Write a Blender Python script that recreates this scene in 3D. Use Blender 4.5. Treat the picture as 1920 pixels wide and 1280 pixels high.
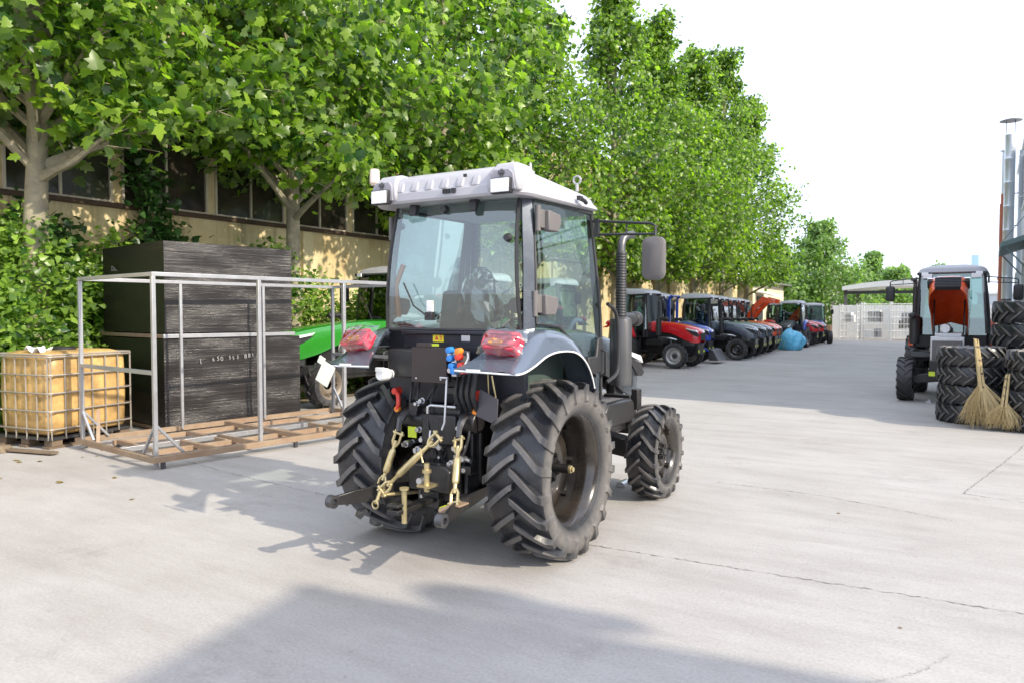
import bpy, bmesh, math, random
import numpy as np
from mathutils import Vector, Matrix, Euler
random.seed(7); NR = np.random.default_rng(11)
R = math.radians
scene = bpy.context.scene
for o in list(bpy.data.objects): bpy.data.objects.remove(o)

# ------------------------------------------------------------------ camera, sky, sun, exposure
# world frame: +y runs along the yard, +x to the right-hand building, z up
cam_d = bpy.data.cameras.new('camera'); cam = bpy.data.objects.new('camera', cam_d)
scene.collection.objects.link(cam); scene.camera = cam
cam.location = (0, 0, 1.65)
cam.rotation_euler = (R(90 - 2.168), 0, R(32.445))
cam_d.sensor_width = 36; cam_d.lens = 36 * 1400 / 1920
cam_d.clip_start = 0.05; cam_d.clip_end = 2000
cam_d.dof.use_dof = True; cam_d.dof.focus_distance = 6.2; cam_d.dof.aperture_fstop = 4.0

SUN = Vector((1.56, -0.13, 1.0)).normalized()
world = bpy.data.worlds.new('World'); scene.world = world; world.use_nodes = True
wn = world.node_tree; bg = wn.nodes['Background']
sky = wn.nodes.new('ShaderNodeTexSky'); sky.sky_type = 'NISHITA'; sky.sun_disc = False
sky.sun_elevation = math.asin(SUN.z); sky.sun_rotation = math.atan2(SUN.x, SUN.y)
sky.air_density = 1.0; sky.dust_density = 3.0; sky.ozone_density = 1.0; sky.altitude = 0
hz = wn.nodes.new('ShaderNodeMix'); hz.data_type = 'RGBA'; hz.inputs[0].default_value = .80      # bright summer haze evens the whole sky out
hz.inputs[7].default_value = (4.55, 4.95, 5.95, 1); wn.links.new(sky.outputs[0], hz.inputs[6])
wn.links.new(hz.outputs[2], bg.inputs[0]); bg.inputs[1].default_value = 0.15
sd = bpy.data.lights.new('sun', 'SUN'); sd.energy = 2.35; sd.angle = R(0.8); sd.color = (1, .90, .74)
sun = bpy.data.objects.new('sun', sd); scene.collection.objects.link(sun)
sun.rotation_euler = SUN.to_track_quat('Z', 'Y').to_euler(); sun.location = (30, -3, 25)
vs = scene.view_settings; vs.view_transform = 'Standard'; vs.look = 'None'; vs.gamma = 1; vs.exposure = 1.22
vs.use_curve_mapping = False
scene.render.engine = 'CYCLES'; scene.cycles.max_bounces = 8; scene.cycles.transparent_max_bounces = 24
scene.cycles.use_denoising = True; scene.cycles.sample_clamp_indirect = 6

# ------------------------------------------------------------------ materials
def mat(name, col, rough=.5, metal=0., var=.12, scale=6., bump=0., bscale=40., coat=0., dust=None, dustamt=0., spec=.5, dscale=3.):
    m = bpy.data.materials.new(name); m.use_nodes = True; n = m.node_tree; L = n.links
    b = n.nodes['Principled BSDF']
    b.inputs['Roughness'].default_value = rough; b.inputs['Metallic'].default_value = metal
    b.inputs['Coat Weight'].default_value = coat; b.inputs['Coat Roughness'].default_value = .05
    b.inputs['Specular IOR Level'].default_value = spec
    tc = n.nodes.new('ShaderNodeTexCoord')
    nz = n.nodes.new('ShaderNodeTexNoise'); nz.inputs['Scale'].default_value = scale; nz.inputs['Detail'].default_value = 6; nz.inputs['Roughness'].default_value = .65
    L.new(tc.outputs['Object'], nz.inputs['Vector'])
    mx = n.nodes.new('ShaderNodeMix'); mx.data_type = 'RGBA'
    c = np.array(col[:3])
    mx.inputs[6].default_value = (*np.clip(c * (1 - var * 1.6), 0, 1), 1); mx.inputs[7].default_value = (*np.clip(c * (1 + var * 1.6), 0, 1), 1)
    L.new(nz.outputs['Fac'], mx.inputs[0]); out = mx.outputs[2]
    if dust is not None:
        n2 = n.nodes.new('ShaderNodeTexNoise'); n2.inputs['Scale'].default_value = dscale; n2.inputs['Detail'].default_value = 8; n2.inputs['Roughness'].default_value = .7
        L.new(tc.outputs['Object'], n2.inputs['Vector'])
        rp = n.nodes.new('ShaderNodeMapRange'); rp.inputs[1].default_value = .35; rp.inputs[2].default_value = .75; rp.inputs[3].default_value = 0; rp.inputs[4].default_value = dustamt
        L.new(n2.outputs['Fac'], rp.inputs[0])
        m2 = n.nodes.new('ShaderNodeMix'); m2.data_type = 'RGBA'; L.new(rp.outputs[0], m2.inputs[0]); L.new(out, m2.inputs[6]); m2.inputs[7].default_value = (*dust, 1); out = m2.outputs[2]
    L.new(out, b.inputs['Base Color'])
    rr = n.nodes.new('ShaderNodeMapRange'); rr.inputs[3].default_value = max(0, rough - .1); rr.inputs[4].default_value = min(1, rough + .12)
    L.new(nz.outputs['Fac'], rr.inputs[0]); L.new(rr.outputs[0], b.inputs['Roughness'])
    if bump:
        nb = n.nodes.new('ShaderNodeTexNoise'); nb.inputs['Scale'].default_value = bscale; nb.inputs['Detail'].default_value = 5
        L.new(tc.outputs['Object'], nb.inputs['Vector'])
        bp = n.nodes.new('ShaderNodeBump'); bp.inputs['Strength'].default_value = bump; bp.inputs['Distance'].default_value = .01
        L.new(nb.outputs['Fac'], bp.inputs['Height']); L.new(bp.outputs[0], b.inputs['Normal'])
    return m

def glass_mat(name, tint, fac_add=.04, rough=0.):
    m = bpy.data.materials.new(name); m.use_nodes = True; n = m.node_tree; L = n.links
    n.nodes.remove(n.nodes['Principled BSDF']); o = n.nodes['Material Output']
    t = n.nodes.new('ShaderNodeBsdfTransparent'); t.inputs[0].default_value = (*tint, 1)
    g = n.nodes.new('ShaderNodeBsdfGlossy'); g.inputs['Roughness'].default_value = rough; g.inputs[0].default_value = (.95, 1, .98, 1)
    fr = n.nodes.new('ShaderNodeFresnel'); fr.inputs[0].default_value = 1.6
    ad = n.nodes.new('ShaderNodeMath'); ad.operation = 'ADD'; ad.inputs[1].default_value = fac_add; L.new(fr.outputs[0], ad.inputs[0])
    mx = n.nodes.new('ShaderNodeMixShader'); L.new(ad.outputs[0], mx.inputs[0]); L.new(t.outputs[0], mx.inputs[1]); L.new(g.outputs[0], mx.inputs[2])
    L.new(mx.outputs[0], o.inputs[0]); return m

def leaf_mat(name, dark, light, trans=.45):
    m = bpy.data.materials.new(name); m.use_nodes = True; n = m.node_tree; L = n.links
    b = n.nodes['Principled BSDF']; o = n.nodes['Material Output']
    at = n.nodes.new('ShaderNodeAttribute'); at.attribute_name = 'rnd'
    mx = n.nodes.new('ShaderNodeMix'); mx.data_type = 'RGBA'; mx.inputs[6].default_value = (*dark, 1); mx.inputs[7].default_value = (*light, 1)
    L.new(at.outputs['Fac'], mx.inputs[0])
    geo = n.nodes.new('ShaderNodeNewGeometry')
    m2 = n.nodes.new('ShaderNodeMix'); m2.data_type = 'RGBA'; L.new(geo.outputs['Backfacing'], m2.inputs[0]); L.new(mx.outputs[2], m2.inputs[6])
    m3 = n.nodes.new('ShaderNodeMix'); m3.data_type = 'RGBA'; m3.inputs[0].default_value = .35; L.new(mx.outputs[2], m3.inputs[6]); m3.inputs[7].default_value = (.30, .38, .20, 1)
    L.new(m3.outputs[2], m2.inputs[7])
    L.new(m2.outputs[2], b.inputs['Base Color']); b.inputs['Roughness'].default_value = .36; b.inputs['Specular IOR Level'].default_value = .6
    tr = n.nodes.new('ShaderNodeBsdfTranslucent')
    m4 = n.nodes.new('ShaderNodeMix'); m4.data_type = 'RGBA'; m4.blend_type = 'MULTIPLY'; m4.inputs[0].default_value = 1; L.new(mx.outputs[2], m4.inputs[6]); m4.inputs[7].default_value = (1.55, 1.85, .7, 1)
    L.new(m4.outputs[2], tr.inputs[0])
    ms = n.nodes.new('ShaderNodeMixShader'); ms.inputs[0].default_value = trans; L.new(b.outputs[0], ms.inputs[1]); L.new(tr.outputs[0], ms.inputs[2])
    L.new(ms.outputs[0], o.inputs[0]); return m

MT = {}
MT['rubber'] = mat('rubber', (.022, .022, .024), .42, var=.3, scale=9, bump=.12, bscale=90, dust=(.17, .145, .12), dustamt=.55, dscale=5)
def rubber(name, R0, hw):
    m = mat(name, (.016, .0175, .021), .25, var=.3, scale=9, bump=.08, bscale=90, dust=(.13, .12, .11), dustamt=.25, dscale=5); n = m.node_tree; L = n.links; b = n.nodes['Principled BSDF']
    tc = n.nodes.new('ShaderNodeTexCoord'); sx = n.nodes.new('ShaderNodeSeparateXYZ'); L.new(tc.outputs['Object'], sx.inputs[0])
    def op(o, a, c=None):
        q = n.nodes.new('ShaderNodeMath'); q.operation = o
        for i, v in enumerate((a, c)):
            if v is None: continue
            if isinstance(v, (int, float)): q.inputs[i].default_value = v
            else: L.new(v, q.inputs[i])
        return q.outputs[0]
    rad = op('SQRT', op('ADD', op('MULTIPLY', sx.outputs[1], sx.outputs[1]), op('MULTIPLY', sx.outputs[2], sx.outputs[2])))
    def mr(v, lo, hi, a, b_):
        q = n.nodes.new('ShaderNodeMapRange'); q.inputs[1].default_value = lo; q.inputs[2].default_value = hi; q.inputs[3].default_value = a; q.inputs[4].default_value = b_; L.new(v, q.inputs[0]); return q.outputs[0]
    nz = n.nodes.new('ShaderNodeTexNoise'); nz.inputs['Scale'].default_value = 14; nz.inputs['Detail'].default_value = 8; nz.inputs['Roughness'].default_value = .7; L.new(tc.outputs['Object'], nz.inputs['Vector'])
    wear = op('MAXIMUM', mr(rad, R0 - .018, R0 - .006, 0, .75), op('MULTIPLY', mr(op('ABSOLUTE', sx.outputs[0]), hw * .86, hw * .99, 0, .8), mr(rad, R0 - .05, R0 - .10, .3, 1)))
    wear = op('MULTIPLY', wear, mr(nz.outputs['Fac'], .3, .65, .45, 1))
    src = b.inputs['Base Color'].links[0].from_socket; mx = n.nodes.new('ShaderNodeMix'); mx.data_type = 'RGBA'; L.new(wear, mx.inputs[0]); L.new(src, mx.inputs[6]); mx.inputs[7].default_value = (.185, .172, .16, 1); L.new(mx.outputs[2], b.inputs['Base Color'])
    rs = b.inputs['Roughness'].links[0].from_socket; L.new(op('ADD', rs, op('MULTIPLY', wear, .45)), b.inputs['Roughness']); return m
MT['rubber_far'] = mat('rubber_far', (.025, .025, .028), .5, var=.3, scale=9, dust=(.12, .11, .1), dustamt=.35)
MT['black'] = mat('black_paint', (.012, .012, .013), .32, var=.3, bump=.05, bscale=60, dust=(.09, .08, .07), dustamt=.18)
MT['rimblack'] = mat('rim_black', (.016, .014, .013), .2, var=.2, coat=.5, dust=(.11, .085, .06), dustamt=.3)
MT['plastic'] = mat('black_plastic', (.025, .025, .027), .45, var=.2, bump=.1, bscale=200)
MT['greyplastic'] = mat('grey_plastic', (.135, .125, .122), .55, var=.1, bump=.1, bscale=150)
MT['cabgrey'] = mat('gunmetal_paint', (.075, .09, .105), .26, metal=.55, var=.1, coat=.7)
MT['pillar'] = mat('pillar_grey', (.12, .135, .16), .24, metal=.5, var=.05, coat=.6)
MT['fender'] = mat('silver_blue_paint', (.135, .165, .21), .25, metal=.5, var=.05, scale=2, coat=.7)
MT['roofwhite'] = mat('roof_white', (.38, .375, .40), .36, var=.03, scale=3, bump=.03, dust=(.5, .47, .42), dustamt=.12)
MT['white'] = mat('white_paint', (.78, .78, .76), .4, var=.05)
MT['trimwhite'] = mat('trim_white', (.8, .8, .8), .4, var=.04)
MT['zinc'] = mat('yellow_zinc', (.60, .50, .27), .35, metal=.75, var=.22, scale=14, dust=(.25, .2, .12), dustamt=.3)
MT['steel'] = mat('bare_steel', (.55, .55, .56), .32, metal=.9, var=.15, scale=20)
MT['dsteel'] = mat('dark_steel', (.10, .10, .105), .38, metal=.7, var=.3, scale=15)
MT['exhaust'] = mat('exhaust_grey', (.12, .12, .125), .38, metal=.6, var=.15)
MT['lensred'] = mat('red_lens', (.62, .03, .06), .15, var=.1, coat=1)
MT['lensorange'] = mat('orange_lens', (.8, .28, .03), .15, var=.1, coat=1)
MT['lenswhite'] = mat('white_lens', (.8, .82, .83), .15, var=.05, coat=1, bump=.5, bscale=60)
MT['capblue'] = mat('blue_cap', (.03, .22, .62), .35, var=.1)
MT['capred'] = mat('red_cap', (.7, .05, .03), .35, var=.1)
MT['caporange'] = mat('orange_cap', (.8, .25, .03), .35, var=.1)
MT['yellow'] = mat('yellow_label', (.85, .72, .02), .45, var=.05)
MT['limetape'] = mat('lime_label', (.62, .75, .05), .5, var=.05)
MT['navy'] = mat('navy_panel', (.008, .010, .018), .4, var=.2)
MT['green_int'] = mat('cab_interior', (.05, .075, .065), .6, var=.2)
MT['seat'] = mat('seat_green_black', (.035, .06, .05), .7, var=.3, scale=20, bump=.2)
MT['headliner'] = mat('headliner', (.32, .36, .40), .8, var=.1)
MT['orangebelt'] = mat('orange_trim', (.62, .22, .05), .5)
MT['redpaint'] = mat('red_paint', (.62, .012, .02), .22, var=.06, coat=.8)
MT['orangepaint'] = mat('orange_red_paint', (.75, .085, .015), .25, var=.06, coat=.8)
MT['greenpaint'] = mat('green_paint', (.02, .20, .015), .25, var=.06, coat=.8)
MT['bluepaint'] = mat('blue_paint', (.012, .05, .38), .25, var=.06, coat=.8)
MT['greypaint'] = mat('slate_paint', (.10, .12, .15), .25, metal=.4, var=.06, coat=.8)
MT['violetpaint'] = mat('violet_paint', (.05, .03, .25), .25, var=.06, coat=.8)
MT['rimwhite'] = mat('rim_silver', (.40, .39, .38), .35, metal=.3, var=.08, dust=(.3, .25, .2), dustamt=.25)
MT['rimdirty'] = mat('rim_dirty', (.20, .17, .13), .5, metal=.3, var=.2, dust=(.12, .08, .05), dustamt=.5)
MT['glass'] = glass_mat('cab_glass', (.86, .955, .935), .10)
MT['glassfar'] = glass_mat('far_glass', (.48, .64, .62), .10)
MT['film'] = glass_mat('clear_film', (.98, .97, .97), .07, .10)
MT['galv'] = mat('galvanised_tube', (.42, .43, .45), .38, metal=.6, var=.12, scale=10, dust=(.3, .24, .18), dustamt=.25)
MT['rustyrail'] = mat('primer_rail', (.33, .25, .17), .6, metal=.2, var=.25, scale=5, bump=.2, dust=(.22, .09, .04), dustamt=.6)
MT['bark'] = mat('plane_bark', (.33, .29, .20), .85, var=.35, scale=5, bump=.6, bscale=18, dust=(.16, .15, .13), dustamt=.8, dscale=7)
MT['twig'] = mat('twig_bark', (.14, .11, .075), .85, var=.3, bump=.3)
MT['leafA'] = leaf_mat('plane_leaf', (.022, .074, .010), (.36, .52, .055), .5)
MT['leafB'] = leaf_mat('shrub_leaf', (.024, .084, .011), (.36, .53, .08), .48)
MT['leafC'] = leaf_mat('far_leaf', (.07, .15, .035), (.28, .42, .10))
MT['leafD'] = leaf_mat('ivy_leaf', (.02, .065, .012), (.055, .14, .03), .3)
MT['straw'] = mat('straw', (.52, .40, .20), .7, var=.3, scale=40)
MT['bagblue'] = mat('blue_plastic', (.13, .50, .74), .3, var=.2, scale=8, bump=.6, bscale=14)
MT['cardboard'] = mat('cardboard', (.42, .24, .15), .8)
MT['soil'] = mat('soil', (.20, .155, .10), .95, var=.35, scale=3, bump=.6, bscale=14)

def stain_wall(name, base, rust=.7, pale=None):
    m = bpy.data.materials.new(name); m.use_nodes = True; n = m.node_tree; L = n.links; b = n.nodes['Principled BSDF']; b.inputs['Roughness'].default_value = .9
    geo = n.nodes.new('ShaderNodeNewGeometry')
    mp = n.nodes.new('ShaderNodeMapping'); mp.inputs['Scale'].default_value = (1, 2.2, .16); L.new(geo.outputs['Position'], mp.inputs[0])
    n1 = n.nodes.new('ShaderNodeTexNoise'); n1.inputs['Scale'].default_value = 1.3; n1.inputs['Detail'].default_value = 7; n1.inputs['Roughness'].default_value = .7; L.new(mp.outputs[0], n1.inputs['Vector'])
    n2 = n.nodes.new('ShaderNodeTexNoise'); n2.inputs['Scale'].default_value = .9; n2.inputs['Detail'].default_value = 9; n2.inputs['Roughness'].default_value = .7; L.new(geo.outputs['Position'], n2.inputs['Vector'])
    r1 = n.nodes.new('ShaderNodeValToRGB'); r1.color_ramp.elements[0].position = .38; r1.color_ramp.elements[1].position = .60
    r1.color_ramp.elements[0].color = (*[c * .95 for c in base], 1); r1.color_ramp.elements[1].color = (*(pale or [min(1, c * 1.3) for c in base]), 1); L.new(n2.outputs['Fac'], r1.inputs[0])
    rr = n.nodes.new('ShaderNodeMapRange'); rr.inputs[1].default_value = .56; rr.inputs[2].default_value = .70; rr.inputs[4].default_value = rust; L.new(n1.outputs['Fac'], rr.inputs[0])
    mx = n.nodes.new('ShaderNodeMix'); mx.data_type = 'RGBA'; L.new(rr.outputs[0], mx.inputs[0]); L.new(r1.outputs[0], mx.inputs[6]); mx.inputs[7].default_value = (.26, .11, .03, 1)
    rg = n.nodes.new('ShaderNodeMapRange'); rg.inputs[1].default_value = .44; rg.inputs[2].default_value = .30; rg.inputs[4].default_value = .55; L.new(n1.outputs['Fac'], rg.inputs[0])
    m2 = n.nodes.new('ShaderNodeMix'); m2.data_type = 'RGBA'; L.new(rg.outputs[0], m2.inputs[0]); L.new(mx.outputs[2], m2.inputs[6]); m2.inputs[7].default_value = (.10, .09, .065, 1)
    L.new(m2.outputs[2], b.inputs['Base Color'])
    bp = n.nodes.new('ShaderNodeBump'); bp.inputs['Strength'].default_value = .35; bp.inputs['Distance'].default_value = .02; L.new(n2.outputs['Fac'], bp.inputs['Height']); L.new(bp.outputs[0], b.inputs['Normal'])
    return m
MT['oldwall'] = stain_wall('stained_plaster', (.56, .44, .23), .8, (.66, .57, .36))
MT['creamwall'] = stain_wall('cream_plaster', (.58, .50, .34), .35, (.68, .62, .48))
MT['winframe'] = mat('weathered_frame', (.62, .58, .48), .7, var=.15, dust=(.25, .13, .05), dustamt=.6)
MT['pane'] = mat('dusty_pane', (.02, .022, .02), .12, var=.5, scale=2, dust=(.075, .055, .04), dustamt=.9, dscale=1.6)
MT['ledge'] = mat('rusty_ledge', (.07, .045, .03), .8, var=.3)
MT['bluewall'] = mat('pale_blue_panel', (.52, .57, .62), .5, var=.05, scale=.8)
MT['canopy'] = mat('canopy_grey_green', (.14, .20, .20), .5)
MT['chimney'] = mat('flue_steel', (.62, .65, .68), .35, metal=.6, var=.1)
MT['redpipe'] = mat('red_pipe', (.42, .12, .06), .6)

def concrete():
    m = bpy.data.materials.new('yard_concrete'); m.use_nodes = True; n = m.node_tree; L = n.links; b = n.nodes['Principled BSDF']
    geo = n.nodes.new('ShaderNodeNewGeometry')
    def noise(sc, det=8, ro=.65, vec=None):
        q = n.nodes.new('ShaderNodeTexNoise'); q.inputs['Scale'].default_value = sc; q.inputs['Detail'].default_value = det; q.inputs['Roughness'].default_value = ro
        L.new(vec or geo.outputs['Position'], q.inputs['Vector']); return q
    mp = n.nodes.new('ShaderNodeMapping'); mp.inputs['Rotation'].default_value = (0, 0, R(20)); mp.inputs['Scale'].default_value = (.35, 1.6, 1); L.new(geo.outputs['Position'], mp.inputs[0])
    a = noise(.45, 9, .7); c = noise(2.2, 8, .7, mp.outputs[0]); d = noise(55, 4, .6); e = noise(.13, 3, .5)
    r1 = n.nodes.new('ShaderNodeValToRGB'); r1.color_ramp.elements[0].position = .32; r1.color_ramp.elements[1].position = .68
    r1.color_ramp.elements[0].color = (.375, .355, .335, 1); r1.color_ramp.elements[1].color = (.475, .455, .435, 1); L.new(a.outputs['Fac'], r1.inputs[0])
    def mul(fac, src, amt, lo=.3, hi=.7, col=(.6, .58, .55, 1)):
        q = n.nodes.new('ShaderNodeMapRange'); q.inputs[1].default_value = lo; q.inputs[2].default_value = hi; q.inputs[3].default_value = 0; q.inputs[4].default_value = amt; L.new(fac, q.inputs[0])
        x = n.nodes.new('ShaderNodeMix'); x.data_type = 'RGBA'; x.blend_type = 'MULTIPLY'; L.new(q.outputs[0], x.inputs[0]); L.new(src, x.inputs[6]); x.inputs[7].default_value = col; return x.outputs[2]
    o = mul(c.outputs['Fac'], r1.outputs[0], .5, .42, .8); o = mul(noise(.8, 10, .8).outputs['Fac'], o, .6, .56, .72, (.62, .60, .58, 1)); o = mul(noise(9, 6, .8).outputs['Fac'], o, .5, .60, .72, (.5, .48, .46, 1)); o = mul(d.outputs['Fac'], o, .5, .35, .75); o = mul(e.outputs['Fac'], o, .4, .45, .7, (.9, .85, .8, 1))
    # pale scuffs
    sc = noise(3.1, 8, .75); q = n.nodes.new('ShaderNodeMapRange'); q.inputs[1].default_value = .62; q.inputs[2].default_value = .74; q.inputs[4].default_value = .35; L.new(sc.outputs['Fac'], q.inputs[0])
    x = n.nodes.new('ShaderNodeMix'); x.data_type = 'RGBA'; L.new(q.outputs[0], x.inputs[0]); L.new(o, x.inputs[6]); x.inputs[7].default_value = (.56, .54, .51, 1)
    L.new(x.outputs[2], b.inputs['Base Color']); b.inputs['Roughness'].default_value = .82; b.inputs['Specular IOR Level'].default_value = .35
    bp = n.nodes.new('ShaderNodeBump'); bp.inputs['Strength'].default_value = .25; bp.inputs['Distance'].default_value = .006; L.new(d.outputs['Fac'], bp.inputs['Height'])
    bp2 = n.nodes.new('ShaderNodeBump'); bp2.inputs['Strength'].default_value = .25; bp2.inputs['Distance'].default_value = .03; L.new(c.outputs['Fac'], bp2.inputs['Height']); L.new(bp.outputs[0], bp2.inputs['Normal'])
    L.new(bp2.outputs[0], b.inputs['Normal']); return m
MT['concrete'] = concrete()
MT['joint'] = mat('joint_dirt', (.22, .20, .175), .95, var=.4, scale=20)

def wrap_mat():
    m = bpy.data.materials.new('black_stretch_wrap'); m.use_nodes = True; n = m.node_tree; L = n.links; b = n.nodes['Principled BSDF']
    tc = n.nodes.new('ShaderNodeTexCoord'); mp = n.nodes.new('ShaderNodeMapping'); mp.inputs['Scale'].default_value = (.16, .16, 95); mp.inputs['Rotation'].default_value = (.012, .01, 0); L.new(tc.outputs['Object'], mp.inputs[0])
    q = n.nodes.new('ShaderNodeTexNoise'); q.inputs['Scale'].default_value = 1.6; q.inputs['Detail'].default_value = 6; q.inputs['Roughness'].default_value = .7; L.new(mp.outputs[0], q.inputs['Vector'])
    mp2 = n.nodes.new('ShaderNodeMapping'); mp2.inputs['Scale'].default_value = (.28, .28, 22); mp2.inputs['Rotation'].default_value = (.14, .1, 0); L.new(tc.outputs['Object'], mp2.inputs[0])
    q2 = n.nodes.new('ShaderNodeTexNoise'); q2.inputs['Scale'].default_value = 1.1; q2.inputs['Detail'].default_value = 7; q2.inputs['Roughness'].default_value = .7; L.new(mp2.outputs[0], q2.inputs['Vector'])
    ad = n.nodes.new('ShaderNodeMath'); ad.operation = 'ADD'; L.new(q.outputs['Fac'], ad.inputs[0]); L.new(q2.outputs['Fac'], ad.inputs[1])
    rp = n.nodes.new('ShaderNodeValToRGB'); rp.color_ramp.elements[0].position = .38; rp.color_ramp.elements[1].position = .72; rp.color_ramp.elements[0].color = (.014, .0115, .011, 1); rp.color_ramp.elements[1].color = (.024, .021, .0205, 1)
    L.new(q.outputs['Fac'], rp.inputs[0]); L.new(rp.outputs[0], b.inputs['Base Color']); b.inputs['Roughness'].default_value = .27; b.inputs['Specular IOR Level'].default_value = .6
    bp = n.nodes.new('ShaderNodeBump'); bp.inputs['Strength'].default_value = .45; bp.inputs['Distance'].default_value = .014; L.new(ad.outputs[0], bp.inputs['Height']); L.new(bp.outputs[0], b.inputs['Normal'])
    return m
MT['wrap'] = wrap_mat()
def tote_mat():
    m = mat('amber_tank', (.64, .41, .15), .4, var=.25, scale=2.2, dust=(.12, .07, .035), dustamt=.85, dscale=3.5); b = m.node_tree.nodes['Principled BSDF']
    b.inputs['Subsurface Weight'].default_value = .15; b.inputs['Subsurface Radius'].default_value = (.05, .03, .01); return m
MT['tote'] = tote_mat()
MT['totecage'] = mat('cage_tube', (.42, .39, .34), .5, metal=.5, var=.2, dust=(.2, .12, .06), dustamt=.5)
MT['wood'] = mat('pallet_wood', (.16, .115, .075), .85, var=.3, scale=4, bump=.3)

# ------------------------------------------------------------------ mesh helpers
class MB:
    def __init__(s): s.v = []; s.f = []
    def add(s, vs, fs, M=None):
        b = len(s.v)
        for p in vs: s.v.append(tuple(M @ Vector(p)) if M is not None else tuple(p))
        s.f += [tuple(i + b for i in f) for f in fs]; return s
    def box(s, c, d, rot=None, taper=1.0):
        x, y, z = d[0] / 2, d[1] / 2, d[2] / 2
        vs = [(-x, -y, -z), (x, -y, -z), (x, y, -z), (-x, y, -z), (-x * taper, -y * taper, z), (x * taper, -y * taper, z), (x * taper, y * taper, z), (-x * taper, y * taper, z)]
        M = Matrix.Translation(c) @ (Euler(rot).to_matrix().to_4x4() if rot else Matrix())
        return s.add(vs, [(0, 3, 2, 1), (4, 5, 6, 7), (0, 1, 5, 4), (1, 2, 6, 5), (2, 3, 7, 6), (3, 0, 4, 7)], M)
    def b2(s, x0, x1, y0, y1, z0, z1): return s.box(((x0 + x1) / 2, (y0 + y1) / 2, (z0 + z1) / 2), (abs(x1 - x0), abs(y1 - y0), abs(z1 - z0)))
    def rings(s, rs, caps=True, closed=False):
        n = len(rs[0]); b = len(s.v)
        for r in rs: s.v += [tuple(p) for p in r]
        m = len(rs)
        for i in range(m if closed else m - 1):
            a = b + i * n; c = b + ((i + 1) % m) * n
            for k in range(n): s.f.append((a + k, a + (k + 1) % n, c + (k + 1) % n, c + k))
        if caps and not closed:
            s.f.append(tuple(b + k for k in range(n))[::-1]); s.f.append(tuple(b + (m - 1) * n + k for k in range(n)))
        return s
    def tube(s, path, r, n=10, caps=True, sq=False):
        P = [Vector(p) for p in path]; rs = r if isinstance(r, (list, tuple)) else [r] * len(P)
        out = []; up = None
        for i, p in enumerate(P):
            t = (P[min(i + 1, len(P) - 1)] - P[max(i - 1, 0)]).normalized()
            if up is None:
                up = Vector((0, 0, 1)) if abs(t.z) < .9 else Vector((1, 0, 0))
            u = t.cross(up); u = u.normalized() if u.length > 1e-6 else Vector((1, 0, 0)); w = u.cross(t).normalized(); up = w
            k = n if not sq else 4; o = 0 if not sq else math.pi / 4; q = 1 if not sq else math.sqrt(2)
            out.append([p + (u * math.cos(o + 2 * math.pi * j / k) + w * math.sin(o + 2 * math.pi * j / k)) * rs[i] * q for j in range(k)])
        return s.rings(out, caps)
    def lathe(s, prof, origin=(0, 0, 0), axis='x', n=32, closed=False):
        rs = []
        for a, r in prof:
            ring = []
            for k in range(n):
                c, d = math.cos(2 * math.pi * k / n) * r, math.sin(2 * math.pi * k / n) * r
                p = (a, c, d) if axis == 'x' else (c, a, d) if axis == 'y' else (c, d, a)
                ring.append((p[0] + origin[0], p[1] + origin[1], p[2] + origin[2]))
            rs.append(ring)
        return s.rings(rs, caps=not closed, closed=closed)
    def prism(s, poly, axis, a, b):
        def P(u, v, w): return (w, u, v) if axis == 'x' else (u, w, v) if axis == 'y' else (u, v, w)
        return s.rings([[P(u, v, a) for u, v in poly], [P(u, v, b) for u, v in poly]])
    def mesh(s, name, m, smooth=True, ang=35):
        me = bpy.data.meshes.new(name); me.from_pydata(s.v, [], s.f); me.validate()
        bm = bmesh.new(); bm.from_mesh(me); bmesh.ops.recalc_face_normals(bm, faces=bm.faces); bm.to_mesh(me); bm.free()
        if m is not None: me.materials.append(m)
        if smooth:
            me.polygons.foreach_set('use_smooth', [True] * len(me.polygons)); me.set_sharp_from_angle(angle=R(ang))
        return me
    def build(s, name, m, parent=None, bevel=0., smooth=True, ang=35, seg=2):
        return link(name, s.mesh(name, MT[m] if isinstance(m, str) else m, smooth, ang), parent, bevel, seg)
def link(name, me, parent=None, bevel=0., seg=2):
    o = bpy.data.objects.new(name, me); scene.collection.objects.link(o); o.parent = parent
    if bevel:
        md = o.modifiers.new('bevel', 'BEVEL'); md.width = bevel; md.segments = seg; md.limit_method = 'ANGLE'; md.angle_limit = R(35)
        md.harden_normals = False
    return o
def tag(o, label, cat, group=None):
    o['label'] = label; o['category'] = cat
    if group: o['group'] = group
    return o
def thing(name, label, cat, loc=(0, 0, 0), rz=0., group=None):
    o = bpy.data.objects.new(name, None); scene.collection.objects.link(o); o.location = loc; o.rotation_euler = (0, 0, rz); o.empty_display_size = .2
    return tag(o, label, cat, group)
def copy_tree(o, parent=None):
    c = o.copy(); scene.collection.objects.link(c); c.parent = parent
    for ch in list(o.children): copy_tree(ch, c)
    return c
def arc(c, r, a0, a1, n, plane='yz', k=0.):
    out = []
    for i in range(n + 1):
        a = R(a0 + (a1 - a0) * i / n); u, v = c[0] + r * math.cos(a), c[1] + r * math.sin(a)
        out.append((k, u, v) if plane == 'yz' else (u, k, v) if plane == 'xz' else (u, v, k))
    return out
def lerp_path(pts, n):
    P = [Vector(p) for p in pts]; out = []
    for i in range(len(P) - 1):
        p0 = P[max(i - 1, 0)]; p1 = P[i]; p2 = P[i + 1]; p3 = P[min(i + 2, len(P) - 1)]
        for k in range(n):
            t = k / n; out.append(.5 * ((2 * p1) + (p2 - p0) * t + (2 * p0 - 5 * p1 + 4 * p2 - p3) * t * t + (3 * p1 - p0 - 3 * p2 + p3) * t ** 3))
    out.append(P[-1]); return out

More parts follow.
